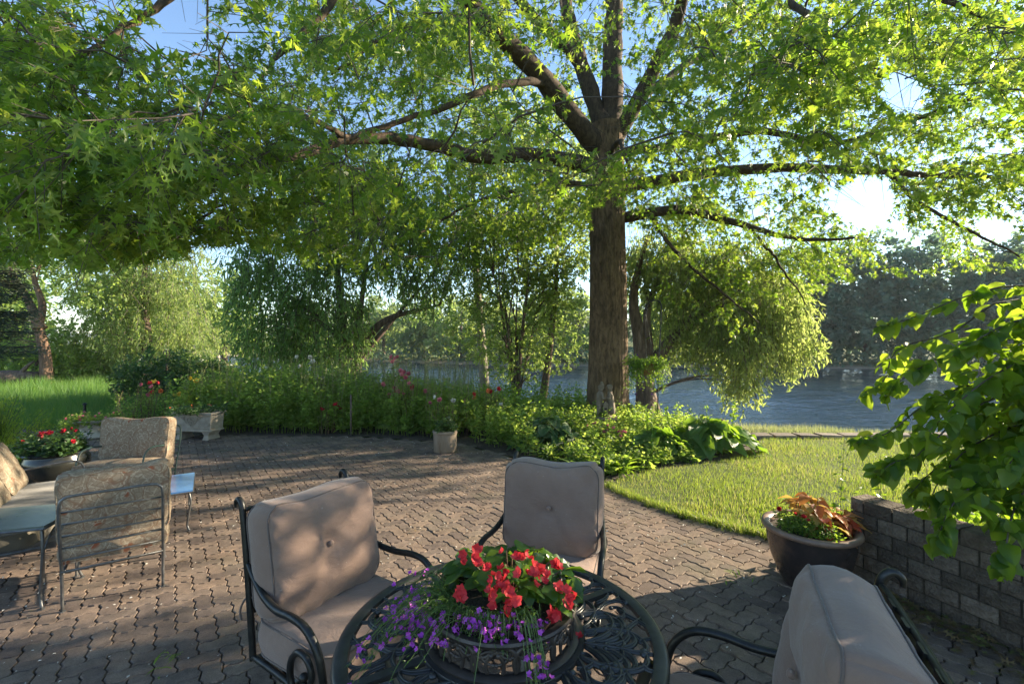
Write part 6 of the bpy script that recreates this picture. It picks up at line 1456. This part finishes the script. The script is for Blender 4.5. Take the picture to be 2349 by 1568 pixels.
# path light
pl = thing('path_light', 'short black path light post at the far left corner', 'lamp', (-8.45, 9.0, -.02))
MB().lathe([(.001, 0), (.02, 0), (.02, .38), (.028, .385), (.028, .42), (.001, .42)], 14).build('post', M['iron'], pl, smooth=True, sharp=40)
MB().lathe([(.024, .42), (.022, .52), (.032, .525), (.036, .545), (.02, .565), (.001, .57)], 14).build('lamp_head', M['iron'], pl, smooth=True, sharp=40)
# thin dark stake in the bed
stk = MB().tube([(0, 0, -.05), (0, 0, .75)], .018, 7).build('garden_stake', M['wood_grey'], None, smooth=True); stk.location = (-3.05, 8.62, 0); tag(stk, 'dark wooden stake standing in the perennials below the willow', 'stake')
# feathery shrub at the left edge
r = np.random.default_rng(271); fb = np.array([-7.0, 6.1, 0]); fs_ = thing('feathery_shrub', 'bright yellow-green feathery shrub at the left edge', 'shrub', fb)
n = 260; a = r.uniform(0, 6.28, n); el = r.uniform(.2, 1.5, n); L = r.uniform(.55, 1.0, n); d = np.stack([np.cos(a) * np.cos(el) * .85, np.sin(a) * np.cos(el) * .85, np.sin(el) * 1.15], -1)
st = np.stack([d * 0, d * L[:, None] * .55, d * L[:, None] + [0, 0, -.06]], 1); MB().tubes(st, .004, 3, cap=False).build('stems', M['stem'], fs_, kind='stuff')
k = r.integers(0, n, 13000); u = r.uniform(.25, 1, (13000, 1)); pos = (1 - u) ** 2 * st[k, 0] + 2 * u * (1 - u) * st[k, 1] + u ** 2 * st[k, 2] + r.normal(0, .03, (13000, 3))
MB().scatter(leaf_simple(.14), pos, frames(unit(d[k] + r.normal(0, .6, (13000, 3))), unit(r.normal(0, 1, (13000, 3)))), r.uniform(.03, .06, 13000), r.random(13000)).build('foliage', M['fern'], fs_, kind='stuff')

# ---------------------------------------------------------------- broad-leaved shrub arching over the wall
vb = np.array([4.05, 2.95, -.02]); vine = thing('arching_shrub', 'broad-leaved shrub arching over the block wall from the right edge', 'shrub', vb)
r = np.random.default_rng(281)
BR = [  # arching branches: pixel and distance of points along them
    [(2480, 680, 3.1), (2330, 655, 3.0), (2200, 685, 2.95), (2090, 730, 2.9), (1985, 755, 2.85)],
    [(2480, 700, 3.2), (2300, 690, 3.1), (2190, 760, 3.0), (2060, 800, 2.95), (2030, 870, 2.9), (1985, 900, 2.9)],
    [(2500, 780, 3.0), (2330, 770, 2.9), (2200, 800, 2.85), (2100, 850, 2.8), (2030, 900, 2.8)],
    [(2500, 880, 3.0), (2300, 870, 2.9), (2150, 910, 2.85), (2040, 990, 2.8), (1965, 1015, 2.75)],
    [(2500, 900, 2.8), (2320, 900, 2.75), (2200, 960, 2.7), (2110, 1040, 2.7), (2050, 1060, 2.7), (2010, 1090, 2.7)],
    [(2500, 960, 2.9), (2350, 970, 2.8), (2220, 1030, 2.7), (2150, 1110, 2.65), (2130, 1170, 2.6)],
    [(2500, 1000, 2.7), (2360, 1020, 2.6), (2260, 1090, 2.5), (2190, 1150, 2.45), (2160, 1210, 2.4), (2150, 1250, 2.4)],
    [(2520, 1020, 2.6), (2400, 1060, 2.5), (2330, 1160, 2.4), (2310, 1240, 2.3), (2300, 1310, 2.3)],
    [(2520, 820, 2.7), (2380, 820, 2.6), (2280, 860, 2.5), (2190, 930, 2.45), (2120, 1000, 2.4)],
    [(2540, 740, 2.6), (2420, 720, 2.6), (2320, 740, 2.55), (2240, 780, 2.5), (2180, 820, 2.5)],
    [(2540, 1060, 3.1), (2400, 1020, 3.0), (2260, 1010, 2.9), (2140, 1080, 2.85), (2090, 1130, 2.8)],
    [(2540, 930, 2.4), (2430, 960, 2.35), (2350, 1020, 2.3), (2290, 1100, 2.25)],
]
bp = []
for b in BR: bp.append(smooth(np.array([P(*q) for q in b]), 14))
bp = np.array(bp)
root = np.array([vb + [0, 0, .05], vb + [0, 0, .6]])
lead = np.array([smooth(np.array([vb + [r.normal(0, .08), r.normal(0, .08), 0], (vb + [0, 0, .7]) * .6 + b[0] * .4 + [0, 0, .25], b[0]]), 10) for b in bp])
MB().tubes(lead, np.linspace(.022, .009, 10)[None].repeat(len(lead), 0), 6).build('stems', M['twig'], vine, world=True, smooth=True)
MB().tubes(bp, np.linspace(.008, .002, 14)[None].repeat(len(bp), 0), 5).build('arching_twigs', M['twig'], vine, world=True, smooth=True)
pos = []; dirs = []
for b in bp:
    n = 60; u = np.sort(r.uniform(0, 12.99, n)); i0 = u.astype(int); fr = (u - i0)[:, None]; q = b[i0] * (1 - fr) + b[i0 + 1] * fr; tg = unit(b[i0 + 1] - b[i0])
    sd3 = unit(np.cross(tg, [0, 0, 1.])) * np.where(np.arange(n) % 2, 1, -1)[:, None]
    pos.append(q + r.normal(0, .012, (n, 3))); dirs.append(unit(tg * .55 + sd3 * .7 + r.normal(0, .35, (n, 3)) + [0, 0, -.5]))
# inner leaves filling the shrub
n = 3400; c = r.integers(0, len(lead), n); u = r.uniform(3, 8.99, n); i0 = u.astype(int); q = lead[c, i0] + r.normal(0, 1, (n, 3)) * [.26, .26, .24]
x_, y_ = pix(q); k = (y_ > np.interp(x_, [1950, 2100, 2200, 2349, 4200], [1200, 960, 850, 800, 780])) & (y_ < np.interp(x_, [2000, 2200, 2349, 4200], [1080, 1130, 1230, 1300])) & (q[:, 1] > 1.75)
pos.append(q[k]); dirs.append(unit(r.normal(0, .6, (k.sum(), 3)) + [-.35, -.2, -.55]))
n = 900; bi = r.integers(0, len(bp), n); u = r.integers(0, 8, n); q = bp[bi, u] + r.normal(0, .07, (n, 3)); x_, y_ = pix(q); k = (x_ > 2080) & (y_ > np.interp(x_, [2080, 2349], [850, 690]))
pos.append(q[k]); dirs.append(unit(r.normal(0, .6, (k.sum(), 3)) + [-.35, -.1, -.5]))
n = 1700; q = np.array([4.35, 2.45, 1.75]) + unit(r.normal(0, 1, (n, 3))) * (r.random((n, 1)) ** .4) * [1.05, .75, .85]; x_, y_ = pix(q); k = (q[:, 1] > 1.3) & ((x_ > 2330) | (y_ > 680))  # leaf mass mostly out of view, added to shade the right-hand chair
pos.append(q[k]); dirs.append(unit(r.normal(0, .6, (k.sum(), 3)) + [-.2, -.1, -.5]))
n = 1100; q = np.array([3.5, 2.1, 1.8]) + unit(r.normal(0, 1, (n, 3))) * (r.random((n, 1)) ** .4) * [.75, .5, .7]; x_, y_ = pix(q); k = (x_ > 2400) & (q[:, 1] > 1.2)  # second unseen leaf mass, added to deepen the shade on that chair
pos.append(q[k]); dirs.append(unit(r.normal(0, .6, (k.sum(), 3)) + [-.2, -.1, -.5]))
up = np.array([smooth(np.array([vb, vb + [.1, -.2, .9], np.array([4.35, 2.45, 1.75]) + r.normal(0, .4, 3)]), 8) for _ in range(9)]); MB().tubes(up, np.linspace(.02, .006, 8)[None].repeat(9, 0), 5).build('upright_stems', M['twig'], vine, world=True, smooth=True)  # stems carrying the added shading leaves
pos = np.concatenate(pos); dirs = np.concatenate(dirs); sz = r.uniform(.055, .118, len(pos)); R = frames(dirs, unit(r.normal(0, .5, (len(pos), 3)) + [-.2, 0, 1]))
x_, y_ = pix(pos); sc = np.where((x_ < 2380) & (y_ > 600), sz / np.linalg.norm(pos - [0, 0, HC], axis=1), -1); sc[:60 * len(bp)] *= 1.25
big = np.argsort(-sc)[:300]; isb = np.zeros(len(pos), bool); isb[big] = True
vms = [MB().add(*leaf_ovate(.40 + .05 * k, .16, .3 + .12 * k, 6, wav=.05)).mesh('leaf', M['vine_leaf'], True) for k in range(3)]
for i in big: inst('leaf', vms[i % 3], vine, pos[i], R[i], sz[i], world=True)
MB().scatter(LF['ovate_mid'], pos[~isb], R[~isb], sz[~isb], r.random((~isb).sum())).build('foliage', M['vine_leaf'], vine, world=True, kind='stuff')
# upright shoots and ground cover behind the wall
r = np.random.default_rng(291)
q = mass_pts([(2.78, 3.72), (3.1, 3.1), (3.5, 2.1), (4.6, 2.1), (4.4, 3.4), (3.6, 4.0)], 380, r)
st, pos, R, sz, li = plant_mass(q, r.uniform(.2, .52, len(q)), .25, 13, 'ovate_low', .085, r)
mb = MB().tubes(st, .003, 3, cap=False); mb.scatter(LF['ovate_mid'], pos, R, sz, r.random(len(pos))); stuff(mb, 'ground_cover', M['cover_leaf'], 'bright green leafy ground cover behind the block wall', 'plants')
for i, (x0, y0, h, lab) in enumerate([(2.72, 3.78, .95, 'thin upright leafy shoot at the left end of the wall'), (2.92, 3.62, .85, 'thin upright leafy shoot just behind the wall corner'), (3.1, 3.5, .75, 'thin upright leafy shoot under the arching shrub')]):
    t = thing('leafy_shoot', lab, 'plant', (x0, y0, 0)); s_ = np.array([[(0, 0, -.01), (.02, .01, h * .5), (.04 - .03 * i, 0, h)]]); MB().tubes(s_, np.array([[.004, .003, .002]]), 4).build('stem', M['stem'], t)
    lm2 = vms[0]
    for k in range(16): u = .2 + .8 * k / 15; a = k * 2.4; inst('leaf', lm2, t, (.04 * u * u, .01, h * u), frames(unit(np.array([math.cos(a), math.sin(a), .1])), unit(np.array([0, 0, 1.]) + r.normal(0, .3, 3))), .09 * (1.1 - .6 * u))

# ---------------------------------------------------------------- litter, weeds, driftwood
r = np.random.default_rng(301); n = 520
s = r.uniform(.2, 1.7, n); o2 = np.abs(r.normal(0, .17, n)) + .03; q = np.stack([WALL0[0] + WD[0] * s - .93 * o2, WALL0[1] + WD[1] * s - .37 * o2, np.full(n, .012)], -1)
mb = MB().scatter(LF['oak'], q + np.c_[np.zeros((n, 2)), r.uniform(0, .03, n)], frames(unit(np.c_[r.normal(0, 1, (n, 2)), r.normal(0, .15, n)]), unit(r.normal(0, .3, (n, 3)) + [0, 0, 1])), r.uniform(.03, .07, n), r.random(n))
stuff(mb, 'leaf_litter', M['litter'], 'brown and green fallen leaves along the foot of the block wall', 'leaves')
n = 2600; q = np.c_[r.uniform(-7, 2.4, n), r.uniform(2.3, 8.4, n)]; k = inside(PATIO, q[:, 0], q[:, 1]); q = q[k]; n = len(q)
k_ = r.random(n) < .75
mb = MB().scatter(LF['simple'], np.c_[q, np.full(n, .006)], frames(unit(np.c_[r.normal(0, 1, (n, 2)), r.normal(0, .1, n)]), unit(r.normal(0, .3, (n, 3)) + [0, 0, 1])), r.uniform(.009, .026, n), r.random(n)); stuff(mb, 'seed_fluff', M['fluff'], 'pale seed fluff and bud scales scattered over the paving', 'debris')
n = 70; q = np.c_[r.uniform(-4, 2.3, n), r.uniform(2.5, 8, n)]; q = q[inside(PATIO, q[:, 0], q[:, 1])]; n = len(q)
mb = MB().scatter(LF['oak'], np.c_[q, np.full(n, .010)], frames(unit(np.c_[r.normal(0, 1, (n, 2)), r.normal(0, .1, n)]), unit(r.normal(0, .3, (n, 3)) + [0, 0, 1])), r.uniform(.02, .05, n), r.random(n)); stuff(mb, 'fallen_leaves', M['litter'], 'small fallen leaves lying about the paving', 'leaves')
strap_clump('tiny grass weed sprouting between pavers at the lower left', G(372, 1535)[:2], 9, .07, 302, 'cover_leaf', .09)
strap_clump('tiny weed in the paving between the table and the lawn', G(1690, 1330)[:2], 9, .07, 303, 'cover_leaf', .12)
st_ = P(1640, 955, 13.2); sz0 = float(terrain(np.array(st_[0]), np.array(13.2)))
stump = thing('driftwood_stump', 'dark tangled driftwood stump on the river bank', 'stump', (st_[0], 13.2, sz0))
r = np.random.default_rng(305)
MB().lathe([(.001, -.05), (.34, -.03), (.30, .12), (.22, .26), (.08, .32), (.001, .30)], 20, wob=lambda a, z: 1 + .2 * np.sin(a * 4 + 1) + .12 * np.sin(a * 9 + z * 9)).build('root_ball', M['wood_grey'], stump, smooth=True)
st = np.array([[(0, 0, .1), (math.cos(a) * .2, math.sin(a) * .1, .25 + .1 * math.sin(a * 3)), (math.cos(a) * L, math.sin(a) * L * .4, .05 + .25 * abs(math.sin(a * 2)))] for a, L in zip(r.uniform(0, 6.28, 22), r.uniform(.3, .6, 22))]); MB().tubes(st, .014, 4).build('roots', M['wood_grey'], stump)
lg = thing('fallen_log', 'dark fallen log behind the crooked left tree', 'log', (-20.6, 18.6, -.05), .5)
MB().tube([(-.9, 0, .25), (0, 0, .32), (.9, .1, .3)], [.3, .34, .26], 12, 12).build('log_trunk', M['willow_bark'], lg, smooth=True)
MB().tube([(.3, 0, .4), (.6, -.1, .8), (.8, -.1, 1.0)], [.09, .07, .03], 7, 8).build('log_stub', M['willow_bark'], lg, smooth=True)

print('TRIS', sum(len(o.data.polygons) for o in bpy.data.objects if o.type == 'MESH'), 'UNIQUE', sum(len(m.polygons) for m in bpy.data.meshes))

# ---------------------------------------------------------------- evening haze over the river
hzm = bpy.data.materials.new('haze'); nt, ln = nodes_of(hzm); nt.remove(nt['Principled BSDF'])
pv = nt.new("ShaderNodeVolumePrincipled"); pv.inputs['Density'].default_value = .0004; pv.inputs['Color'].default_value = (.85, .92, 1, 1); pv.inputs['Anisotropy'].default_value = .2
ln.new(pv.outputs[0], nt['Material Output'].inputs['Volume'])
hz = MB().box((0, 1100, 14), (3400, 3200, 34)).build('haze', hzm); hz['kind'] = 'stuff'; tag(hz, 'thin bright evening haze over the garden and river', 'haze')
